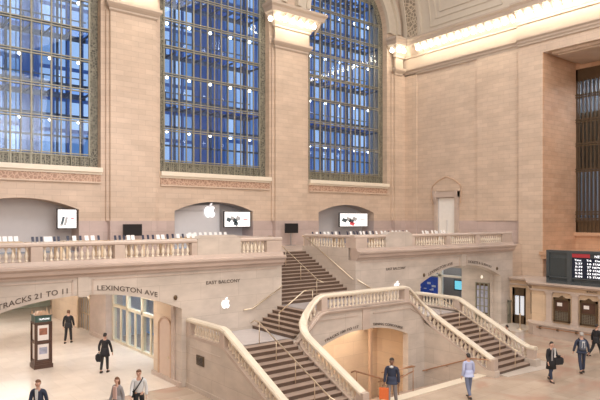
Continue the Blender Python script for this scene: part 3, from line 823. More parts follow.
fruit_sign(19.42, 34.27, 7.62, .95, 'large white glowing apple sign in the middle store niche')
fruit_sign(13.3, YB-.01, 3.33, .46, 'small glowing apple sign under the lettering left of the stairs')
fruit_sign(24.4, YB-.01, 3.33, .46, 'small glowing apple sign under the lettering right of the stairs')
def tv(name, label, x0, x1, z0, z1, y, ad):
    t = thing(name, label, 'screen', ((x0+x1)/2, y, z0))
    m = MB(); m.box(x0-.05, x1+.05, y, y+.12, z0-.05, z1+.05); m.box((x0+x1)/2-.3, (x0+x1)/2+.3, y+.12, y+.35, (z0+z1)/2-.2, (z0+z1)/2+.2); m.build('casing', 'black_plastic', t)  # black casing; its rim also stands in for the shadow gap
    if ad is None: return t
    m = MB(); m.box(x0, x1, y-.012, y, z0, z1); s = m.build('display', 'screen_white', t)
    w, h = x1-x0, z1-z0
    def par(u, v, a, b, sk, mat):
        m = MB(); X0, Z0 = x0+u*w, z0+v*h
        m.prism([(X0, Z0), (X0+a*w, Z0+sk*h), (X0+a*w+b*w*.25, Z0+sk*h+b*h), (X0+b*w*.25, Z0+b*h)], 'y', y-.02, y-.012); m.build('picture', mat, s)
    if ad == 'a':
        par(.10, .12, .16, .10, 0, 'ad_grey'); par(.14, .22, .14, .40, 0, 'ad_dark'); par(.30, .15, .14, .45, 0, 'ad_grey'); z = .5; u = .78
    else:
        for q, (uu, vv, mt) in enumerate(((.05, .42, 'ad_dark'), (.20, .50, 'ad_grey'), (.30, .35, 'ad_dark'), (.33, .16, 'ad_red'), (.42, .52, 'ad_grey'))): 
            if ad == 'b' and mt == 'ad_red': mt = 'ad_dark'
            par(uu, vv, .15, .24, -.14, mt)
        z = .5; u = .82
    m = MB(); m.box(x0+u*w-w*.09, x0+u*w+w*.09, y-.02, y-.012, z0+z*h-.03, z0+z*h+.04); m.build('caption_bar', 'ad_red' if ad != 'c' else 'ad_grey', s)
    return t
tv('wall_screen', 'narrow white advertising screen in the left store niche', 9.5, 10.5, 6.55, 7.58, 33.72, 'a')
tv('wall_screen', 'white advertising screen right of the big glowing apple sign', 20.27, 22.3, 6.55, 7.55, 33.75, 'b')
tv('wall_screen', 'wide white advertising screen in the right store niche', 30.75, 33.75, 6.5, 7.52, 33.75, 'c')
for x0, x1, lb in ((12.75, 13.88, 'black switched-off screen on the pier between left and middle niches'), (24.42, 25.55, 'black switched-off screen on the pier right of the middle niche')):
    t = thing('display_screen', lb, 'screen', ((x0+x1)/2, 32.5, 5.2))
    m = MB(); m.box(x0, x1, 32.45, 32.55, 6.08, 6.76); m.build('casing', 'black_plastic', t)
    m = MB(); m.box((x0+x1)/2-.05, (x0+x1)/2+.05, 32.55, 32.6, 5.22, 6.4); m.box((x0+x1)/2-.3, (x0+x1)/2+.3, 32.4, 32.8, 5.2, 5.23); m.build('stand', 'chrome_grey', t)
# tables with devices
protos = {}
def table(x0, x1, y, zt, label):
    t = thing('store_table', label, 'table', ((x0+x1)/2, y, 5.2))
    m = MB(); m.box(x0, x1, y-.55, y+.55, zt-.08, zt); m.build('tabletop', 'oak', t)
    for sx in (x0+.1, x1-.2):
        for sy in (y-.5, y+.4):
            m = MB(); m.box(sx, sx+.1, sy, sy+.1, 5.2, zt-.08); m.build('leg', 'oak', t)
def device(kind, x, y, z, label, grp, s=1.0):
    nm = {'w': 'tablet', 'b': 'phone', 'l': 'laptop'}[kind]
    if kind not in protos:
        t = thing(nm, '', 'tablet', (0, 0, 0))
        if kind == 'w':
            m = MB(); m.prism([(-.10, .02), (-.085, .02), (.015, .27), (0, .27)], 'x', -.1, .1); m.build('screen', 'device_white', t)
            m = MB(); m.box(-.08, .08, -.12, .1, 0, .02); m.build('stand', 'chrome_grey', t)
        elif kind == 'b':
            m = MB(); m.prism([(-.07, .02), (-.05, .02), (.03, .27), (.01, .27)], 'x', -.06, .06); m.build('screen', 'device_blue', t)
            m = MB(); m.box(-.06, .06, -.08, .08, 0, .02); m.build('stand', 'device_white', t)
        else:
            m = MB(); m.box(-.17, .17, -.12, .12, 0, .02); m.build('keyboard', 'chrome_grey', t)
            m = MB(); m.prism([(.11, .02), (.125, .02), (.19, .24), (.175, .24)], 'x', -.17, .17); m.build('screen', 'device_white', t)
        protos[kind] = t; o = t
    else:
        p = protos[kind]; o = p.copy(); COL.objects.link(o)
        for ch in p.children:
            c = ch.copy(); COL.objects.link(c); c.parent = o
    o.location = (x, y, z); o.scale = (s, s, s)
    tag(o, label, {'w': 'tablet', 'b': 'phone', 'l': 'laptop'}[kind], grp)
    return o
ZT = 6.0
TB = [  # x0,x1,y, pattern, label, place words
 (4.6, 6.5, 29.5, 'bbbwwwww', 'long oak store table at the far left behind the balustrade', 'on the far left store table'),
 (6.65, 7.95, 28.0, 'bbbwwbb', 'oak store table in front of the left niche', 'on the table in front of the left niche'),
 (8.3, 10.05, 28.6, 'bwbwwb', 'oak store table below the narrow advertising screen', 'on the table below the narrow screen'),
 (10.4, 11.5, 28.0, 'bbbww', 'oak store table left of the black pier screen', 'on the table left of the black pier screen'),
 (11.8, 13.4, 28.0, 'bbbwwb', 'oak store table before the black pier screen', 'on the table before the black pier screen'),
 (13.6, 15.4, 29.0, 'bbwbww', 'oak store table left of the solid parapet block', 'on the table left of the parapet block'),
 (16.2, 19.0, 31.5, 'wwwwwwww', 'oak store table under the big glowing apple sign', 'under the big apple sign'),
 (23.2, 25.8, 28.4, 'bwbwwbwb', 'oak store table behind the stairs at the right block', 'on the first table right of the stairs'),
 (26.0, 29.0, 28.2, 'bwbbwwbwbw', 'oak store table below the wide advertising screen', 'on the table below the wide screen'),
 (29.4, 32.4, 28.4, 'wwbwwwbw', 'oak store table right of the wide advertising screen', 'on the table right of the wide screen'),
 (32.6, 35.4, 27.4, 'wwlwwlww', 'oak store table beside the white balcony doorway', 'on the table beside the white doorway')]
NM = {'w': 'white tablet ', 'b': 'dark phone ', 'l': 'white laptop '}
for x0, x1, y, pat, lab, place in TB:
    table(x0-.1, x1+.1, y, ZT, lab)
    n = len(pat)
    for i, k in enumerate(pat):
        device(k, x0+(i+.5)*(x1-x0)/n, y-.2, ZT, NM[k]+place+', %s from its left end' % ORD[i], {'w': 'white tablets ', 'b': 'dark phones ', 'l': 'white laptops '}[k]+place, .92 if k != 'l' else .85)
# area light above the balcony, aimed at the left niche
area('balcony_area_light', (9, 27.5, 13), (9, 33.6, 6), 9, 2, 160, (.97, .95, 1))
# balcony doorway in the south wall
m = MB(); d = bpy.data.objects.new('door_1', None); COL.objects.link(d); d.location = (XS, 28.9, 5.2); d['kind'] = 'structure'
m.box(XS-.05, XS-.02, 28.1, 29.75, 5.2, 8.75); tag(m.build('door_leaf', 'door_glow', d), 'white panel standing in for the lit doorway')
m = MB(); m.box(XS-.09, XS-.05, 28.88, 28.92, 5.2, 7.0); m.box(XS-.09, XS-.05, 28.1, 28.16, 5.2, 8.75); m.box(XS-.09, XS-.05, 29.69, 29.75, 5.2, 8.75); m.build('door_frame', 'store_grey', d)
m = MB(); m.box(XS-.22, XS, 29.75, 30.05, 5.2, 8.8); m.box(XS-.22, XS, 27.8, 28.1, 5.2, 8.8); m.box(XS-.3, XS, 27.75, 30.1, 8.8, 9.25)
for y in (27.75, 29.85): m.prism([(XS, 8.2), (XS-.2, 8.2), (XS-.45, 9.0), (XS-.45, 9.3), (XS, 9.3)], 'y', y, y+.22)
m.build('door_surround', 'marble_trim', d)
m = MB()
top = [(27.5, 9.3), (30.3, 9.3), (30.3, 9.7), (29.6, 9.85), (28.95, 10.35), (28.3, 9.85), (27.5, 9.7)]
m.prism([(y, z) for y, z in [(27.6, 9.3), (30.25, 9.3), (30.25, 9.75), (29.7, 10.15), (28.95, 10.4), (28.2, 10.15), (27.6, 9.75)]], 'x', XS-.12, XS)
m.build('pediment', 'limestone', d)
m = MB(); m.tube([(XS-.14, y, z) for y, z in [(30.3, 8.3), (30.42, 9.2), (30.3, 9.75), (29.7, 10.18), (28.95, 10.45), (28.2, 10.18), (27.6, 9.75), (27.5, 9.2), (27.62, 8.3)]], .05, 6)
m.build('pediment_moulding', 'column_stone', d)

# ================================================================== LETTERING ON THE BALCONY FRONT
yf = YB-.012
def flat(cx_, z, y=yf): return lambda u, v, d: (cx_+u, y-d*.4, z+v)
def curved(cx_, a, b, zc, off, y=yf):
    # lettering follows a flat arch: crown height zc at middle (a+b)/2
    pts = arc(a, b, 3.28, 4.18, 40)
    def zz(x):
        for p, q in zip(pts, pts[1:]):
            if p[0] <= x <= q[0]: return p[1]+(q[1]-p[1])*(x-p[0])/(q[0]-p[0])
        return pts[-1][1]
    return lambda u, v, d: (cx_+u, y-d*.4, zz(cx_+u)+off+v)
lettering('LEXINGTON AVE', .27, 'lettering', 'letter', wbn, curved(8.88, 3.0, 11.2, 0, .16), width=2.45)
lettering('TRACKS 21 TO 11', .27, 'lettering', 'letter', wbn, curved(5.42, 3.0, 11.2, 0, .13), width=2.35)
lettering('EAST BALCONY', .2, 'lettering', 'letter', wbn, flat(13.2, 4.22), width=1.72)
lettering('EAST BALCONY', .2, 'lettering', 'letter', wbs, flat(24.35, 4.22), width=1.6)
lettering('LEXINGTON AVE', .24, 'lettering', 'letter', wbs, curved(28.3, MX-11.2, MX-3.0, 0, .14), width=2.3)
lettering('TICKETS & SUBWAY', .22, 'lettering', 'letter', wbs, curved(32.3, MX-11.2, MX-3.0, 0, .12), width=2.6)
def dca(x):
    A_ = arc(15.75, 21.5, 1.5, 2.08, 24)
    for p, q in zip(A_, A_[1:]):
        if p[0] <= x <= q[0]: return p[1]+(q[1]-p[1])*(x-p[0])/(q[0]-p[0])
    return 1.5
for tx, cx_ in (('TRACKS 100 TO 117', 17.15), ('DINING CONCOURSE', 20.1)):
    lettering(tx, .16, 'lettering', 'letter', wfr, lambda u, v, d, c=cx_: (c+u, 18.70-d*.4, dca(c+u)+.12+v), width=2.0)
# small round vents / fixtures
for X_, lab in ((10.9, 'small bronze fixture at the right foot of the left arch'), (MX-10.9, 'small bronze fixture at the left foot of the right arch'), (34.2, 'small bronze fixture at the right foot of the right arch')):
    m = MB(); m.loft([[(X_+.08*math.cos(a)*q, YB-y_, 3.78+.11*math.sin(a)*q) for a in [i*math.pi/5 for i in range(10)]] for q, y_ in ((1, 0), (1, .05), (.5, .09))])
    tag(m.build('wall_fixture', 'dark_bronze'), lab, 'fixture')
t = thing('wall_grille', 'dark square grille on the side wall of the left lower stairs', 'grille', (11.38, 20.85, 1.2))
m = MB(); m.box(11.36, 11.40, 20.55, 21.15, 1.12, 1.52); m.build('frame', 'dark_bronze', t)
m = MB()
for k in range(6): m.box(11.345, 11.36, 20.6, 21.1, 1.16+k*.055, 1.185+k*.055)
m.build('louvre', 'black_plastic', t)

# ================================================================== LEFT PASSAGE
m = MB(); m.box(11.2, 12.6, YB+.6, 24.9, 0, 4.5)
wp = struct('wall_passage_pier', m, 'passage_wall')
m = MB(); m.box(11.09, 11.19, YB+.0, 24.9, 0, .2); m.box(11.12, 11.2, YB+.6, 22.95, 0, 3.3); m.build('moulding', 'marble_trim', wp)
d = bpy.data.objects.new('door_2', None); COL.objects.link(d); d.location = (11.2, 23.6, 0); d['kind'] = 'structure'
m = MB(); m.box(11.16, 11.2, 23.05, 24.2, 0, 2.45); m.prism([(23.05, 2.45), (24.2, 2.45), (24.0, 2.62), (23.62, 2.7), (23.25, 2.62)], 'x', 11.16, 11.2); m.build('door_leaf', 'door_panel', d)
m = MB(); m.tube([(11.14, 23.02, 0), (11.14, 23.02, 2.45), (11.14, 23.25, 2.65), (11.14, 23.62, 2.74), (11.14, 24.0, 2.65), (11.14, 24.23, 2.45), (11.14, 24.23, 0)], .045, 6); m.build('door_frame', 'column_stone', d)
m = MB(); m.sphere((11.1, 23.2, 1.05), .05); m.build('door_knob', 'brass', d)
# glazed doors
d = bpy.data.objects.new('door_3', None); COL.objects.link(d); d.location = (12.45, 29, 0); d['kind'] = 'structure'
m = MB()
for y in (24.95, 27.0, 29.0, 31.05, 33.15): m.box(12.38, 12.6, y-.1, y+.1, 0, 3.05)
m.box(12.38, 12.6, 24.9, 33.2, 2.0, 2.16); m.box(12.36, 12.62, 24.9, 33.2, 2.92, 3.3); m.box(12.38, 12.6, 24.9, 33.2, 0, .14)
m.build('door_frame', 'cream_frame', d)
m = MB()
for y in (27.0, 29.0, 31.05):
    for q in (.95,): m.box(12.42, 12.5, y+q-.06, y+q+.12, .14, 2.0)
m.box(12.42, 12.5, 25.9, 26.1, .14, 2.0); m.build('door_stile', 'cream_frame', d)
m = MB()
for y in (25.0, 27.0, 29.0, 31.05): 
    for q in (.62, 1.35): m.tube([(12.33, y+q, .9), (12.33, y+q, 1.25)], .025, 6)
m.build('door_handle', 'brass', d)
m = MB(); m.box(12.46, 12.48, 24.95, 33.1, .14, 2.95); m.build('pane', 'pane', d)
m = MB(); m.box(12.4, 12.62, 24.9, 33.2, 3.3, 4.5); struct('wall_passage_header', m, 'passage_wall')
# vestibule behind the doors
m = MB(); m.box(15.2, 15.5, 24.9, 34.5, 0, 4.5); m.box(12.6, 15.5, 34.4, 34.6, 0, 4.5); m.box(12.62, 15.2, 24.9, 34.5, 4.0, 4.2); struct('wall_vestibule', m, 'store_panel')
t = thing('poster_panel', 'blue and white poster wall seen through the glazed doors', 'poster', (15.1, 29, 0))
for i, y in enumerate((25.6, 27.6, 29.7, 31.8)):
    m = MB(); m.box(15.12, 15.2, y, y+1.3, .5, 2.6); m.build('poster', 'poster_art_blue' if i % 2 else 'poster', t)
# stone pier, arched bronze gate and the wall further on
m = MB(); m.box(12.0, 13.0, 33.2, 35.9, 0, 4.5); m.box(11.94, 12.0, 33.15, 35.9, 0, .25); struct('wall_passage_far_pier', m, 'marble_trim')
m = MB(); m.strip([(35.9, 1.7), (36.1, 2.1), (36.6, 2.45), (37.2, 2.55), (37.8, 2.45), (38.3, 2.1), (38.5, 1.7)], [(35.9, 4.5), (36.1, 4.5), (36.6, 4.5), (37.2, 4.5), (37.8, 4.5), (38.3, 4.5), (38.5, 4.5)], 'x', 12.1, 12.6)
m.box(12.1, 12.6, 38.5, 44.5, 0, 4.5); struct('wall_passage_far', m, 'passage_wall')
t = thing('arched_gate', 'arched gilt doorway glazed dark beyond the stone pier in the left passage', 'gate', (12.4, 37.2, 0))
m = MB(); m.tube([(12.08, 35.95, 0), (12.08, 35.95, 1.75), (12.08, 36.15, 2.12), (12.08, 36.6, 2.45), (12.08, 37.2, 2.55), (12.08, 37.8, 2.45), (12.08, 38.25, 2.12), (12.08, 38.45, 1.75), (12.08, 38.45, 0)], .09, 6); m.build('frame', 'brass', t)
m = MB(); m.box(12.3, 12.36, 35.95, 38.45, 0, 2.5); m.build('glass_panel', 'chrome_grey', t)
m = MB()
for k in range(5): m.box(12.24, 12.3, 36.3+k*.45, 36.34+k*.45, 0, 2.3)
m.box(12.24, 12.3, 35.95, 38.45, 1.0, 1.08); m.build('bar', 'brass', t)
m = MB(); m.box(0, 14.9, 50, 50.3, 0, 4.5); m.box(1.2, 1.5, 22.7, 50, 0, 4.5); struct('wall_passage_end', m, 'passage_wall')
m = MB(); m.box(8.6, 13.4, 49.7, 49.98, .012, 2.2); tag(m.build('glass_balustrade', 'green_strip'), 'pale green glazed panel at the far end of the left passage', 'panel')
m = MB(); m.box(13.6, 14.9, 44.5, 50, 0, 4.5); struct('wall_passage_corner', m, 'passage_wall')
m = MB(); m.box(-4, 12.62, 22.7, 50.3, 4.45, 4.6) ; m.box(12.62, 15.5, 33, 50.3, 4.4, 4.6); struct('ceiling_passage', m, 'passage_wall')
m = MB(); m.box(1.5, 15, 34, 50.3, -.4, -.01); struct('floor_passage_far', m, 'passage_floor')
for y, e in ((25.5, 300), (32, 420), (41, 520)):
    area('passage_ceiling_light', (7, y, 4.38), (7.001, y, 0), 6, 2.5, e*.58, (1, .96, .92))
area('vestibule_light', (14, 29, 3.9), (14.001, 29, 0), 1.5, 6, 330, (.85, .92, 1))

# kiosk
kx, ky = 7.5, 29.3
t = thing('telephone_kiosk', 'dark brown four-sided kiosk with framed posters and a green header', 'kiosk', (kx, ky, 0))
m = MB(); m.box(kx-.5, kx+.5, ky-.5, ky+.5, 0, .2); m.box(kx-.46, kx+.46, ky-.46, ky+.46, .2, .28); m.build('base', 'kiosk_brown', t)
m = MB(); m.box(kx-.38, kx+.38, ky-.38, ky+.38, .28, 2.15)
for sx in (-1, 1):
    for sy in (-1, 1): m.box(kx+sx*.42-.045, kx+sx*.42+.045, ky+sy*.42-.045, ky+sy*.42+.045, .28, 2.15)
for z in (.28, 1.17, 2.06): m.box(kx-.44, kx+.44, ky-.44, ky+.44, z, z+.09)
m.build('body', 'kiosk_brown', t)
m = MB(); m.box(kx-.43, kx+.43, ky-.43, ky+.43, 2.15, 2.42); m.box(kx-.47, kx+.47, ky-.47, ky+.47, 2.42, 2.46); h = m.build('header', 'teal', t)
lettering('TELEPHONES', .1, 'lettering', 'board_text', h, lambda u, v, d: (kx+.04+u, ky-.435-d*.2, 2.25+v), width=.56)
m = MB(); m.loft([[(kx-.4, ky-.4, 2.46), (kx+.4, ky-.4, 2.46), (kx+.4, ky+.4, 2.46), (kx-.4, ky+.4, 2.46)], [(kx-.15, ky-.15, 2.62), (kx+.15, ky-.15, 2.62), (kx+.15, ky+.15, 2.62), (kx-.15, ky+.15, 2.62)]])
for sx, sy in ((-1, -1), (1, -1), (-1, 1), (1, 1)): m.lathe([(.05, 0), (.02, .2), (.005, .28)], (kx+sx*.4, ky+sy*.4, 2.44), 6)
m.sphere((kx, ky-.38, 2.56), .13, sy=.35); m.sphere((kx-.2, ky-.38, 2.5), .09, sy=.35); m.sphere((kx+.2, ky-.38, 2.5), .09, sy=.35)
m.build('crest', 'column_stone', t)
for z0, mt in ((1.3, 'poster_art_rust'), (.42, 'poster_art_blue')):
    m = MB(); m.box(kx-.29, kx+.29, ky-.395, ky-.38, z0, z0+.7); p = m.build('poster', 'poster', t)
    m = MB(); m.box(kx-.21, kx+.21, ky-.40, ky-.395, z0+.25, z0+.56); m.build('picture', mt, p)
    m = MB(); m.box(kx-.395, kx-.38, ky-.29, ky+.29, z0, z0+.7); m.build('poster', 'poster', t)
t.scale = (.84, .84, 1.02)

# ================================================================== RIGHT PASSAGE
m = MB(); m.box(34.5, 36.1, YB+.6, 25.1, 0, 4.5); m.box(34.39, 34.49, YB+.02, 25.1, 0, .2); m.box(34.42, 34.5, YB+.6, 22.75, 0, 4.5)
struct('wall_right_pier', m, 'marble')
t = thing('bronze_door', 'narrow bronze grille door set in the pier under the right arch', 'door', (34.5, 23.35, 0))
m = MB(); m.box(34.44, 34.5, 22.85, 23.9, 0, 2.72); m.build('panel', 'dark_bronze', t)
m = MB()
for y in (22.87, 23.2, 23.53, 23.86): m.box(34.38, 34.44, y-.035, y+.035, 0, 2.72)
for z in (0, .55, 1.1, 1.65, 2.2, 2.66): m.box(34.39, 34.44, 22.85, 23.9, z, z+.06)
m.build('grille', 'bronze_bar', t)
m = MB(); m.box(34.425, 34.437, 22.95, 23.8, .7, 2.5); m.build('glass_panel', 'poster_art_blue', t)
m = MB(); m.lathe([(.02, 0), (.07, .04), (.08, .12), (.05, .2), (.02, .22)], (34.42, 23.4, 3.0), 10)
tag(m.build('wall_lamp', 'lamp_panel'), 'small lit lamp above the narrow bronze door', 'lamp')
d = bpy.data.objects.new('window_5', None); COL.objects.link(d); d.location = (36.3, 28, 0); d['kind'] = 'structure'
m = MB(); 
for y in (25.15, 28.35, 31.6, 33.4): m.box(36.2, 36.45, y-.16, y+.16, 0, 3.4)
m.box(36.2, 36.45, 25.1, 33.5, 2.65, 2.8); m.box(36.2, 36.45, 25.1, 33.5, 0, .5); m.build('window_frame', 'white_frame', d)
m = MB(); m.box(36.35, 36.37, 25.1, 33.5, .5, 3.4); m.build('pane', 'pane', d)
m = MB(); m.box(36.2, 36.5, 25.1, 33.5, 3.4, 4.5); struct('wall_right_header', m, 'marble')
m = MB(); m.box(37.8, 37.9, 23, 34, 0, 4.5); m.box(36.5, 37.9, 25.0, 25.1, 0, 4.5); m.box(26.3, 37.9, 33.6, 33.9, 0, 4.5); m.box(26.0, 26.3, 22.7, 33.9, 0, 4.5); struct('wall_shop_back', m, 'shop_wall')
t = thing('shop_poster', 'blue and white graphic panel behind the shop window under the right arch', 'poster', (36.7, 30, 0))
m = MB(); m.box(36.6, 36.68, 28.7, 31.3, 1.2, 2.5)
plain('poster_blue', (.03, .09, .5), .4, noise=.5, nscale=3)
m.build('panel', 'poster_blue', t)
for i in range(9):
    y = 28.9+random.random()*2.1; z = 1.35+random.random()*.9
    m = MB(); m.box(36.585, 36.6, y, y+.12+random.random()*.3, z, z+.06+random.random()*.12); m.build('white_shape', 'poster', t)
t = thing('shop_monitor', 'monitor with a cyan picture behind the shop window under the right arch', 'screen', (37.0, 26.8, 0))
m = MB(); m.box(36.95, 37.05, 26.2, 27.6, 1.6, 2.45); m.build('casing', 'black_plastic', t)
m = MB(); m.box(36.93, 36.95, 26.3, 27.5, 1.7, 2.35); m.build('display', 'screen_cyan', t)
m = MB(); m.box(36.97, 37.03, 26.85, 26.95, 0, 1.6); m.build('stand', 'chrome_grey', t)
area('right_passage_light', (30.5, 27.5, 4.38), (30.501, 27.5, 0), 5, 5, 300, (1, .92, .82))
area('shop_light', (37.2, 28.5, 4.0), (37.201, 28.5, 0), 1.0, 7, 70, (.9, .95, 1))
m = MB(); m.box(26.3, 39, 22.7, 34, 4.45, 4.52); struct('ceiling_right_passage', m, 'marble')

# ================================================================== TICKET OFFICES
m = MB()
TX = 34.0
m.box(TX, 37.7, -6, 19.5, .0, 3.0)
m.box(35.8, 37.7, 19.5, YB+.1, 2.45, 3.0); m.box(35.8, 37.7, 21.95, YB+.1, 0, 2.45); m.box(35.8, 37.7, 20.6, 20.95, 0, 2.45)
m.prism([(TX, 19.5), (36, 20.75), (37.7, 20.75), (37.7, 19.4)], 'z', 0, 3.0)
wt = struct('wall_ticket', m, 'ticket_stone')
m = MB()
for q, z0, z1 in ((.10, 2.62, 2.72), (.18, 2.95, 3.05), (.3, 3.05, 3.14)):
    m.prism([(TX-q, -6), (TX-q, 19.5+q*.6), (35.8-q, 20.75+q*.3), (35.8-q, YB), (37.7, YB), (37.7, -6)], 'z', z0, z1)
m.build('cornice', 'marble_trim', wt)
m = MB(); m.prism([(TX-.9, -6), (TX-.9, 18.9), (TX-.4, 19.5), (TX+.1, 19.7), (TX+.1, -6)], 'z', 0, .66); m.prism([(TX-.98, -6), (TX-.98, 18.95), (TX-.45, 19.58), (TX+.1, 19.75), (TX+.1, -6)], 'z', .66, .74)
m.build('counter_base', 'marble_trim', wt)
for i in range(15):
    y = 18.33-i*1.6
    m = MB(); m.box(TX-.09, TX, y-.18, y+.18, .74, 2.62); m.box(TX-.13, TX, y-.24, y+.24, 2.5, 2.62); m.box(TX-.13, TX, y-.24, y+.24, .74, .86); m.build('pilaster', 'marble_trim', wt)
tw0 = None
for i in range(9):
    y = 17.53-i*1.6
    lab = ('bronze ticket window nearest the corner, with a small white card', 'bronze ticket window second from the corner below the departure board', )
    lb = lab[i] if i < 2 else 'bronze ticket window further along the right wall'
    t = thing('ticket_window', lb, 'ticket window', (TX, y, .86), None if i < 2 else 'ticket windows out along the right wall')
    x = TX-.12
    m = MB(); m.box(x, TX+.02, y-.5, y+.5, .86, .96); m.box(x, TX+.02, y-.5, y+.5, 2.18, 2.32); m.box(x, TX+.02, y-.5, y-.4, .86, 2.32); m.box(x, TX+.02, y+.4, y+.5, .86, 2.32); m.box(x+.01, TX+.02, y-.4, y+.4, 1.5, 1.56)
    m.prism([(y-.2, 2.32), (y+.2, 2.32), (y, 2.46)], 'x', x+.03, TX)
    m.build('frame', 'dark_bronze', t)
    m = MB(); m.box(TX-.05, TX-.03, y-.4, y+.4, .96, 2.18); m.build('glass_panel', 'kiosk_brown', t)
    m = MB()
    for k in range(8): m.box(TX-.075, TX-.05, y-.36+k*.103-.01, y-.36+k*.103+.01, .96, 1.5)
    for k in range(6): m.box(TX-.075, TX-.05, y-.4, y+.4, 1.0+k*.09, 1.015+k*.09)
    m.build('grille', 'bronze_bar', t)
    m = MB(); m.box(TX-.08, TX-.05, y-.02, y+.28, 1.82, 2.02); m.build('card', 'poster', t)
# brass rail with brackets on the counter front
t = thing('counter_rail', 'brown rail on brackets along the front of the ticket counter', 'rail', (TX-1, 14, .5))
m = MB(); m.tube([(TX-1.03, 18.6, .55), (TX-1.03, 5, .55)], .035, 6); m.build('rail', 'copper_rail', t)
for k in range(12):
    m = MB(); m.box(TX-1.06, TX-.9, 18.4-k*1.1-.05, 18.4-k*1.1+.05, .47, .6); m.build('bracket', 'dark_bronze', t)
# door in the recess, narrow window on the splayed corner
d = bpy.data.objects.new('door_4', None); COL.objects.link(d); d.location = (35.8, 21.4, 0); d['kind'] = 'structure'
m = MB(); m.box(35.84, 35.94, 20.95, 21.95, 0, .6); m.box(35.84, 35.94, 20.95, 21.1, 0, 2.45); m.box(35.84, 35.94, 21.8, 21.95, 0, 2.45); m.box(35.84, 35.94, 20.95, 21.95, 1.9, 2.45); m.box(35.84, 35.94, 21.42, 21.47, .6, 1.9); m.build('door_frame', 'dark_bronze', d)
m = MB(); m.box(35.92, 35.95, 21.1, 21.8, .6, 1.9); tag(m.build('pane', 'interior_glow_glass', d), 'bright white glazing')
bpy.data.materials['screen_white'].node_tree.nodes['Principled BSDF'].inputs['Emission Strength'].default_value = .75
m = MB(); m.prism([(34.45, 19.72), (34.72, 19.89), (34.68, 19.96), (34.41, 19.79)], 'z', 1.05, 2.35); w_ = m.build('splay_window', 'dark_bronze', wt)
t = thing('bronze_gate', 'low bronze gate in the corner beside the ticket office door', 'gate', (35.6, 22.0, 0))
m = MB()
for k in range(8): m.box(35.45+k*.09, 35.47+k*.09, 22.0, 22.04, .0, 1.5)
m.box(35.42, 36.12, 21.98, 22.06, 1.45, 1.55); m.box(35.42, 36.12, 21.98, 22.06, .5, .56); m.box(35.42, 35.48, 21.98, 22.06, 0, 1.6); m.build('frame', 'bronze_bar', t)
t = thing('rope_post', 'brass post standing on the floor at the corner of the ticket counter', 'post', (33.9, 20.05, 0))
m = MB(); m.lathe([(.2, 0), (.2, .03), (.05, .06), (.035, .1), (.035, .9), (.07, .93), (.07, .99), (.02, 1.04)], (34.1, 20.35, 0), 12); m.build('pole', 'brass', t, smooth=True)
# small sign on the frieze
t = thing('direction_sign', 'small dark direction sign on the frieze over the ticket windows', 'sign', (TX-.1, 15.7, 2.8))
m = MB(); m.prism([(16.08, 2.83), (16.0, 2.89), (16.0, 2.77)], 'x', TX-.03, TX-.005); m.build('arrow', 'letter', t)
lettering('TRACKS', .12, 'lettering', 'letter', t, lambda u, v, d: (TX-.02-d*.3, 15.72-u, 2.79+v), width=.5)

# ================================================================== DEPARTURE BOARD
bx = TX+.1; y1 = 18.6; y0 = 9.0
t = thing('departure_board', 'long black departure board with a red header standing on the ticket offices', 'board', (bx, 14, 3.14))
m = MB(); m.box(bx, bx+.5, y0, y1, 3.14, 3.3); m.box(bx, bx+.5, y0, y1, 5.02, 5.16); m.box(bx, bx+.5, y1-.18, y1, 3.3, 5.02); m.box(bx+.1, bx+.5, y0, y1, 3.3, 5.02)
m.box(bx-.02, bx+.1, 17.0, 17.3, 3.14, 5.16); m.box(bx, bx+.1, y0, y1, 3.48, 3.56); m.build('frame', 'board_frame', t)
m = MB(); m.box(bx+.07, bx+.1, 17.3, y1-.18, 3.56, 4.7); m.build('side_panel', 'board_panel', t)
m = MB(); m.box(bx+.05, bx+.1, y0, 17.0, 3.56, 4.76); s = m.build('screen', 'board_screen', t)
m = MB(); m.box(bx+.03, bx+.1, y0, 17.0, 4.78, 5.0); m.build('header', 'board_panel', t)
m = MB(); m.box(bx+.02, bx+.06, 15.95, 17.0, 4.78, 5.0); m.build('red_header', 'board_red', t)
fl = lambda ys, z: (lambda u, v, d: (bx+.02-d*.3, ys-u, z+v))
lettering('NEW HAVEN', .2, 'lettering', 'board_text', t, fl(15.0, 4.81), width=1.35)
lettering('HUDSON', .2, 'lettering', 'board_text', t, fl(12.2, 4.81), width=1.1)
for col0 in (0, 3.9):
    lettering('Time', .15, 'lettering', 'board_text', s, fl(16.65-col0, 4.58), width=.4)
    lettering('Trk', .15, 'lettering', 'board_text', s, fl(16.0-col0, 4.58), width=.3)
    lettering('Destination', .15, 'lettering', 'board_text', s, fl(15.1-col0, 4.58), width=1.1)
    for i, (a_, b_, c_) in enumerate((('5:37', '16', 'STAMFORD'), ('5:39', '27', 'NEW HAVEN'), ('5:41', '19', 'STAMFORD'), ('5:56', '23', 'NEW HAVEN'), ('6:04', '15', 'STAMFORD'))):
        z = 4.38-i*.19
        lettering(a_, .155, 'lettering', 'board_text', s, fl(16.6-col0, z), width=.42)
        lettering(b_, .155, 'lettering', 'board_text', s, fl(16.0-col0, z), width=.22)
        lettering(c_, .155, 'lettering', 'board_text', s, fl(15.2-col0 if 'HAV' in c_ else 15.3-col0, z), width=1.2 if 'HAV' in c_ else .95)

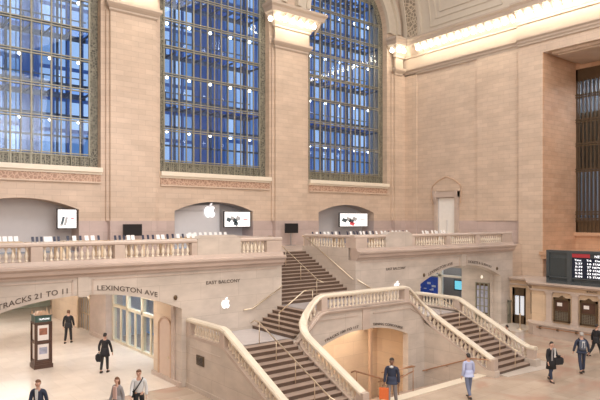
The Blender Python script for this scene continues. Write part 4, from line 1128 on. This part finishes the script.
# ================================================================== BUILDINGS OUTSIDE
for x0, x1, y0_, y1_, z1, lb in ((-40, 14, 62, 75, 62, 'dark office block with lit windows beyond the left window'), (16, 34, 64, 84, 58, 'lower office block with lit windows beyond the middle window'), (36, 90, 60, 78, 70, 'tall office block with lit windows beyond the right window')):
    t = thing('office_building', lb, 'building', ((x0+x1)/2, y0_, 0))
    m = MB(); m.box(x0, x1, y0_, y1_, 0, z1); m.build('facade', 'lit_windows', t)
    m = MB(); m.box(x0-.3, x1+.3, y0_-.3, y1_, z1, z1+1); m.build('roof_parapet', 'outer_steel', t)
# ================================================================== PEOPLE
def skin(name, verts, edges, rad, mat, parent, root=0, sub=1):
    me = bpy.data.meshes.new(name); me.from_pydata(verts, edges, [])
    o = bpy.data.objects.new('tmp', me); COL.objects.link(o)
    md = o.modifiers.new('s', 'SKIN'); md.use_smooth_shade = True
    for i, r in enumerate(rad):
        me.skin_vertices[0].data[i].radius = r if isinstance(r, tuple) else (r, r)
        me.skin_vertices[0].data[i].use_root = (i == root)
    sb = o.modifiers.new('d', 'SUBSURF'); sb.levels = sub; sb.render_levels = sub
    bpy.context.view_layer.update()
    m2 = bpy.data.meshes.new_from_object(o.evaluated_get(bpy.context.evaluated_depsgraph_get()))
    bpy.data.objects.remove(o); bpy.data.meshes.remove(me)
    m2.materials.clear(); m2.materials.append(M[mat]); m2.name = name
    for p in m2.polygons: p.use_smooth = True
    r = bpy.data.objects.new(name, m2); COL.objects.link(r); r.parent = parent
    return r
class G:
    def __init__(s): s.v = []; s.e = []; s.r = []
    def a(s, p, r, prev=None):
        s.v.append(tuple(p)); s.r.append(r); i = len(s.v)-1
        if prev is not None: s.e.append((prev, i))
        return i
def person(label, loc, face, h=1.75, stride=(.25, -.25), knee=(.1, .35), arms=((.2, .15, .35), (-.2, .15, .35)), skin_m='skin_light', hair='hair_dark', top='cloth_black', pants='cloth_black',
           coat=0.0, lean=.03, longhair=False, bald=False, women=False, extra=None, head_turn=0):
    # local frame: front is -Y, up Z ; face = direction of travel in world radians
    t = thing('person', label, 'person', loc, rz=face+math.pi/2)
    s = h/1.75; sw = .165 if women else .19
    W = lambda x, y, z: Vector((x*s, y*s-lean*max(0, z-.95)*s*2, z*s))
    J = {}
    hipz = .93
    low = 0
    legs = []
    for k, sd in ((0, -1), (1, 1)):
        a, b = stride[k], knee[k]
        hip = Vector((sd*.095, 0, hipz)); kn = hip+Vector((sd*.005, -math.sin(a)*.44, -math.cos(a)*.44))
        c = a-b; an = kn+Vector((0, -math.sin(c)*.42, -math.cos(c)*.42)); legs.append([hip, kn, an, c]); 
    low = min(l[2].z for l in legs)-.085
    for l in legs:
        for q in (0, 1, 2): l[q].z -= low
    hz = hipz-low
    dz = hz-hipz
    U = lambda x, y, z: W(x, y, z+dz)
    arm = []
    for k, sd in ((0, -1), (1, 1)):
        sw_, out, el = arms[k]
        sh = Vector((sd*sw, .01, 1.405)); e = sh+Vector((sd*math.sin(out)*.3, -math.sin(sw_)*.3*math.cos(out), -math.cos(sw_)*.3*math.cos(out)))
        f = sw_+el; w_ = e+Vector((sd*math.sin(out)*.1, -math.sin(f)*.26, -math.cos(f)*.26)); d = (w_-e).normalized()
        arm.append((sh, e, w_, d, sd))
    # body
    g = G()
    p0 = g.a(U(0, 0, .97), (.15*s, .10*s)); p1 = g.a(U(0, 0, 1.12), (.11*s, .085*s), p0); p2 = g.a(U(0, 0, 1.30), (.12*s, .085*s), p1); p3 = g.a(U(0, .01, 1.41), (.08*s, .055*s), p2)
    n1 = g.a(U(0, .005, 1.50), .052*s, p3); n2 = g.a(U(0, -.005, 1.555), .055*s, n1)
    h1 = g.a(U(0, -.01, 1.60), (.068*s, .082*s), n2); h2 = g.a(U(0, -.0, 1.66), (.076*s, .095*s), h1); h3 = g.a(U(0, .005, 1.71), (.062*s, .078*s), h2)
    ct, st_ = math.cos(head_turn), math.sin(head_turn)
    ns = g.a(U(.10*st_, -.115*ct, 1.635), .012*s, h2)
    for sd in (-1, 1): g.a(U(sd*.088, .005, 1.645), .014*s, h2)
    for sh, e, w_, d, sd in arm:
        a0 = g.a(U(*sh), .042*s, p3); a1 = g.a(U(*e), .038*s, a0); a2 = g.a(U(*w_), .026*s, a1)
        pm = w_+d*.06; a3 = g.a(U(*pm), (.03*s, .018*s), a2)
        side = Vector((0, 1, 0)) if abs(d.y) < .7 else Vector((0, 0, 1))
        side = (side-d*side.dot(d)).normalized(); inn = Vector((-sd, 0, 0))
        for fi in range(4):
            q = pm+side*(fi-1.5)*.019+d*.02; L = (.032, .038, .036, .028)[fi]
            f1 = g.a(U(*q), .009*s, a3); f2 = g.a(U(*(q+d*L+inn*.008)), .0085*s, f1); g.a(U(*(q+d*L*1.7+inn*.024)), .007*s, f2)
        th = w_+d*.03-side*.035; b1 = g.a(U(*th), .01*s, a3); g.a(U(*(th+d*.03+inn*.012)), .008*s, b1)
    for k, l in enumerate(legs):
        hip, kn, an, c = l
        b0 = g.a(W(*hip), .085*s, p0); b1 = g.a(W(*kn), .055*s, b0); bm = g.a(W(*(kn.lerp(an, .3))), .055*s, b1); b2 = g.a(W(*an), .036*s, bm)
        ft = an+Vector((0, -.13, -.045)); g.a(W(*ft), (.035*s, .02*s), b2)
    skin('body', g.v, g.e, g.r, skin_m, t)
    # trousers
    g = G(); q0 = g.a(U(0, 0, .99), (.165*s, .118*s)); g.a(U(0, 0, 1.07), (.15*s, .11*s), q0)
    for hip, kn, an, c in legs:
        b0 = g.a(W(*hip), .10*s, q0); b1 = g.a(W(*kn), .075*s, b0); b2 = g.a(W(*(kn.lerp(an, .5))), .07*s, b1); g.a(W(*(kn.lerp(an, .93))), .06*s, b2)
    skin('trousers', g.v, g.e, g.r, pants, t)
    # jacket / shirt with sleeves
    g = G(); k0 = 1.02 if not coat else 1.0
    q0 = g.a(U(0, 0, 1.26), (.175*s, .13*s)); q1 = g.a(U(0, 0, 1.10), (.155*s, .12*s), q0); g.a(U(0, 0, .95), (.17*s, .13*s), q1); q3 = g.a(U(0, .012, 1.40), (.135*s, .095*s), q0); g.a(U(0, .012, 1.50), (.075*s, .07*s), q3)
    for sh, e, w_, d, sd in arm:
        a0 = g.a(U(*sh), .072*s, q3); a1 = g.a(U(*e), .06*s, a0); g.a(U(*(e.lerp(w_, .93))), .047*s, a1)
    skin('coat' if coat else 'shirt', g.v, g.e, g.r, top, t)
    if coat:
        m = MB(); zs = [1.12, 1.0, .85, .95-coat]
        rr = [(.165, .125), (.19, .14), (.21, .16), (.235, .19)]
        m.loft([[tuple(U(a*math.cos(2*math.pi*i/16), b*math.sin(2*math.pi*i/16), z)) for i in range(16)] for z, (a, b) in zip(zs, rr)])
        m.build('coat_skirt', top, t, smooth=True, origin=(0, 0, 0))
    # shoes
    for hip, kn, an, c in legs:
        m = MB(); a = an.copy(); pts = []
        tip = max(0, -c)*.25
        for yy, wd, hh in ((.07, .03, .07), (.03, .042, .095), (-.06, .045, .07), (-.14, .045, .05), (-.19, .03, .03)):
            z0 = a.z-.085
            z0 = max(0, z0)
            pts.append([tuple(W(a.x+dx*wd, a.y+yy, z0+zz*hh)) for dx, zz in ((-1, 0), (1, 0), (1, .6), (.6, 1), (-.6, 1), (-1, .6))])
        m.loft(pts); m.build('shoe', 'shoe', t, smooth=False, origin=(0, 0, 0))
    # hair
    if not bald:
        m = MB(); c = U(0, .012, 1.672)
        rings = []
        for k in range(7):
            ph = math.pi*.5*k/6; r = math.cos(ph)
            rings.append([tuple(c+Vector((.086*s*r*math.cos(2*math.pi*i/14), (.104*r*math.sin(2*math.pi*i/14)+.012)*s, (.10*math.sin(ph)-(.055 if math.sin(2*math.pi*i/14) > .1 else -.02)*(1-k/6))*s))) for i in range(14)])
        m.loft(rings)
        if longhair:
            m.loft([[tuple(U(a*math.cos(2*math.pi*i/12), .05+b*math.sin(2*math.pi*i/12), z)) for i in range(12)] for z, a, b in ((1.70, .07, .05), (1.62, .095, .065), (1.52, .095, .06), (1.43, .08, .045))])
        m.build('hair', hair, t, smooth=True, origin=(0, 0, 0))
    # eyes and mouth
    for sd in (-1, 1):
        m = MB(); m.sphere(tuple(U(sd*.03+.09*st_, -.094*ct, 1.655)), .011*s, 8, 6); m.build('eye', 'hair_dark', t, origin=(0, 0, 0))
    m = MB(); m.sphere(tuple(U(.09*st_, -.090*ct, 1.60)), .02*s, 8, 6, sy=.4, sz=.3); m.build('mouth', 'kiosk_brown', t, origin=(0, 0, 0))
    if extra: extra(t, U, arm, s)
    return t
def hand(U, arm, k): return U(*(arm[k][2]+arm[k][3]*.07))
def held(name, label, cat, t, p, builder):
    # things carried in a hand stay top-level, standing at the hand's world position
    bpy.context.view_layer.update()
    wp = t.matrix_world @ Vector(p)
    o = thing(name, label, cat, wp, rz=t.rotation_euler.z); builder(o); return o
AWAY = math.atan2(SA, CA)        # walking away from the camera
TO = AWAY+math.pi
# dark suited man in the passage, walking away
def pack_small(t, U, arm, s):
    pass
person('man in a dark suit walking away beyond the kiosk in the left passage', (10.15, 34.0, .012), AWAY+.1, 1.86, (.22, -.2), (.05, .25), skin_m='skin_light', hair='hair_brown', top='cloth_black', pants='cloth_black', coat=.12)
def bagA(t, U, arm, s):
    def b(o):
        m = MB(); m.loft([[(x*a, y*.5*a, z) for x, y in ((-.16, -.12), (.16, -.12), (.2, 0), (.16, .12), (-.16, .12), (-.2, 0))] for a, z in ((.7, -.42), (1, -.3), (.95, -.12), (.6, -.06))]); m.build('pouch', 'cloth_black', o, origin=(0, 0, 0))
        m = MB(); m.tube([(-.1, 0, -.08), (-.05, 0, .01), (.05, 0, .01), (.1, 0, -.08)], .012, 6); m.build('strap', 'cloth_black', o, origin=(0, 0, 0))
    held('handbag', 'black bag carried by the figure in the long black coat near the doors', 'bag', t, hand(U, arm, 1), b)
person('figure in a bulky black coat walking away from the kiosk towards the glazed doors', (9.5, 26.4, .012), AWAY-.1, 1.78, (.1, -.15), (.05, .15), arms=((.1, .3, .2), (.15, .35, .3)), hair='hair_dark', top='cloth_black', pants='cloth_black', coat=.22, extra=bagA)
person('man in a dark jacket and pale shirt nearest the lower left corner', (5.06, 20.1, 0), TO, 1.8, (.25, -.2), (.1, .3), hair='hair_brown', top='cloth_navy', pants='cloth_black', coat=.06,
       extra=lambda t, U, arm, s: [m_.build('shirt_front', 'cloth_white', t, origin=(0, 0, 0)) for m_ in [MB().prism([(U(0, 0, 1.49).x-.045, U(0, 0, 1.47).z), (U(0, 0, 1.49).x+.045, U(0, 0, 1.47).z), (0.03, U(0, 0, 1.12).z), (-.03, U(0, 0, 1.12).z)], 'y', -.17*s, -.12*s)]])
person('woman with long auburn hair, grey cardigan and pink top at the lower left', (7.39, 19.3, 0), TO-.5, 1.66, (.22, -.2), (.1, .3), hair='hair_brown', top='cloth_grey', pants='cloth_black', coat=.1, longhair=True, women=True,
       extra=lambda t, U, arm, s: [m_.build('top', 'cloth_pink', t, origin=(0, 0, 0)) for m_ in [MB().prism([(-.07, U(0, 0, 1.44).z), (.07, U(0, 0, 1.44).z), (.08, U(0, 0, 1.0).z), (-.08, U(0, 0, 1.0).z)], 'y', -.165*s, -.1*s)]])
def strapB(t, U, arm, s):
    m = MB(); m.tube([tuple(U(.10, .10, 1.46)), tuple(U(.13, -.02, 1.49)), tuple(U(.08, -.115, 1.40)), tuple(U(-.06, -.145, 1.18)), tuple(U(-.17, -.08, 1.02))], .022, 6); m.build('bag_strap', 'cloth_black', t, origin=(0, 0, 0))
    m = MB(); m.loft([[tuple(U(-.19+dx, dy, z)) for dx, dy in ((-.05, -.12), (.03, -.12), (.03, .12), (-.05, .12))] for z in (.86, 1.08)]); m.build('shoulder_bag', 'cloth_black', t, origin=(0, 0, 0))
person('man in a white T-shirt with a dark bag strap across his chest', (8.12, 19.25, 0), TO+.2, 1.8, (.2, -.2), (.1, .3), top='cloth_white', pants='cloth_black', hair='hair_brown', extra=strapB)
def bagO(t, U, arm, s):
    def b(o):
        m = MB(); m.box(-.17, .17, -.07, .07, -.52, -.1); m.build('bag_body', 'bag_orange', o, origin=(0, 0, 0))
        m = MB(); m.tube([(-.08, 0, -.1), (-.06, 0, .0), (.06, 0, .0), (.08, 0, -.1)], .01, 6); m.build('handle', 'kiosk_brown', o, origin=(0, 0, 0))
    held('shopping_bag', 'bright orange shopping bag hanging from the navy-jacketed man by the stairwell', 'bag', t, hand(U, arm, 0), b)
    m = MB(); m.sphere(tuple(U(0, -.06, 1.46)), .075*s, 10, 6, sz=.6); m.build('scarf', 'cloth_white', t, origin=(0, 0, 0))
person('man in a navy jacket and pale scarf walking past the stairwell arch', (16.15, 14.85, 0), TO-.35, 1.84, (.22, -.22), (.1, .3), arms=((.25, .12, .2), (-.2, .12, .3)), skin_m='skin_dark', hair='hair_dark', top='cloth_navy', pants='cloth_grey', coat=.1, extra=bagO)
person('man in a lavender shirt and blue jeans walking away across the concourse floor', (19.35, 13.75, 0), AWAY+.25, 1.74, (.2, -.22), (.05, .3), arms=((.15, .2, .3), (-.15, .2, .5)), top='cloth_blue', pants='cloth_jean', hair='hair_dark', coat=.08)
def bagC(t, U, arm, s):
    def b(o):
        m = MB(); m.loft([[(x*a, y*.5*a, z) for x, y in ((-.2, -.12), (.2, -.12), (.24, 0), (.2, .12), (-.2, .12), (-.24, 0))] for a, z in ((.75, -.36), (1, -.26), (.95, -.1), (.6, -.04))]); m.build('bag_body', 'cloth_black', o, origin=(0, 0, 0))
        m = MB(); m.tube([(-.1, 0, -.06), (-.05, 0, .01), (.05, 0, .01), (.1, 0, -.06)], .012, 6); m.build('handle', 'cloth_black', o, origin=(0, 0, 0))
    held('handbag', 'black handbag on the arm of the woman in the long black coat at the right', 'bag', t, U(.30, -.12, 1.12), b)
    m = MB(); m.loft([[tuple(U(x+dx, -.15+dy-.01, z)) for dx, dy in ((-.035, -.012), (.035, -.012), (.035, .02), (-.035, .02))] for x, z in ((-.07, .95), (-.08, 1.2), (-.07, 1.42), (-.03, 1.5))]); m.build('scarf', 'cloth_grey', t, origin=(0, 0, 0))
    m = MB(); m.loft([[tuple(U(x+dx, -.15+dy-.01, z)) for dx, dy in ((-.03, -.012), (.03, -.012), (.03, .02), (-.03, .02))] for x, z in ((.06, 1.1), (.07, 1.25), (.06, 1.42), (.03, 1.5))]); m.build('scarf', 'cloth_white', t, origin=(0, 0, 0))
person('woman in a long black coat with grey scarf walking across the concourse at the right', (24.15, 12.95, 0), TO+.25, 1.72, (.2, -.2), (.05, .25), arms=((.1, .2, .3), (.3, .25, 1.4)), top='cloth_black', pants='cloth_navy', hair='hair_dark', women=True, coat=.38, extra=bagC)
def packD(t, U, arm, s):
    m = MB(); rings = []
    for z, a, d in ((1.0, .12, .05), (1.08, .15, .13), (1.25, .155, .15), (1.38, .14, .12), (1.45, .09, .05)):
        rings.append([tuple(U(a*math.cos(2*math.pi*i/12), .15+d*.6*math.sin(2*math.pi*i/12), z)) for i in range(12)])
    m.loft(rings); m.build('backpack', 'cloth_slate', t, smooth=True, origin=(0, 0, 0))
    m = MB()
    for x in (-.06, .06): m.tube([tuple(U(x, .235, 1.12)), tuple(U(x*.7, .25, 1.28)), tuple(U(x*.5, .22, 1.38))], .014, 6)
    m.box(-.05*s, .05*s, .22*s, .26*s, U(0, 0, 1.36).z, U(0, 0, 1.40).z); m.build('backpack_strap', 'cloth_white', t, origin=(0, 0, 0))
    for x in (-.11, .11):
        m = MB(); m.tube([tuple(U(x, .1, 1.46)), tuple(U(x, -.02, 1.5)), tuple(U(x*1.1, -.12, 1.38)), tuple(U(x*1.2, -.13, 1.15)), tuple(U(x*1.3, .05, 1.08))], .02, 6); m.build('shoulder_strap', 'cloth_black', t, origin=(0, 0, 0))
person('grey-haired man with a slate backpack walking away towards the ticket windows', (26.6, 12.8, 0), AWAY-.15, 1.84, (.15, -.2), (.05, .25), arms=((.05, .3, .2), (.1, .3, .3)), top='cloth_navy', pants='cloth_navy', hair='hair_grey', coat=.06, extra=packD)
person('figure in dark clothes walking at the right edge before the ticket counter', (30.1, 13.75, 0), AWAY-1.3, 1.72, (.35, -.35), (.1, .4), top='cloth_black', pants='cloth_black', hair='hair_dark', coat=.15)
person('person in dark clothes half hidden behind the right stair balustrade', (27.2, 16.95, 0), AWAY+.6, 1.52, (.1, -.1), (.05, .1), top='kiosk_brown', pants='cloth_black', hair='hair_dark', coat=.1)
for o in list(bpy.data.objects):
    if o.type == 'EMPTY' and o.parent is None and not o.children and not o.get('label'): bpy.data.objects.remove(o)
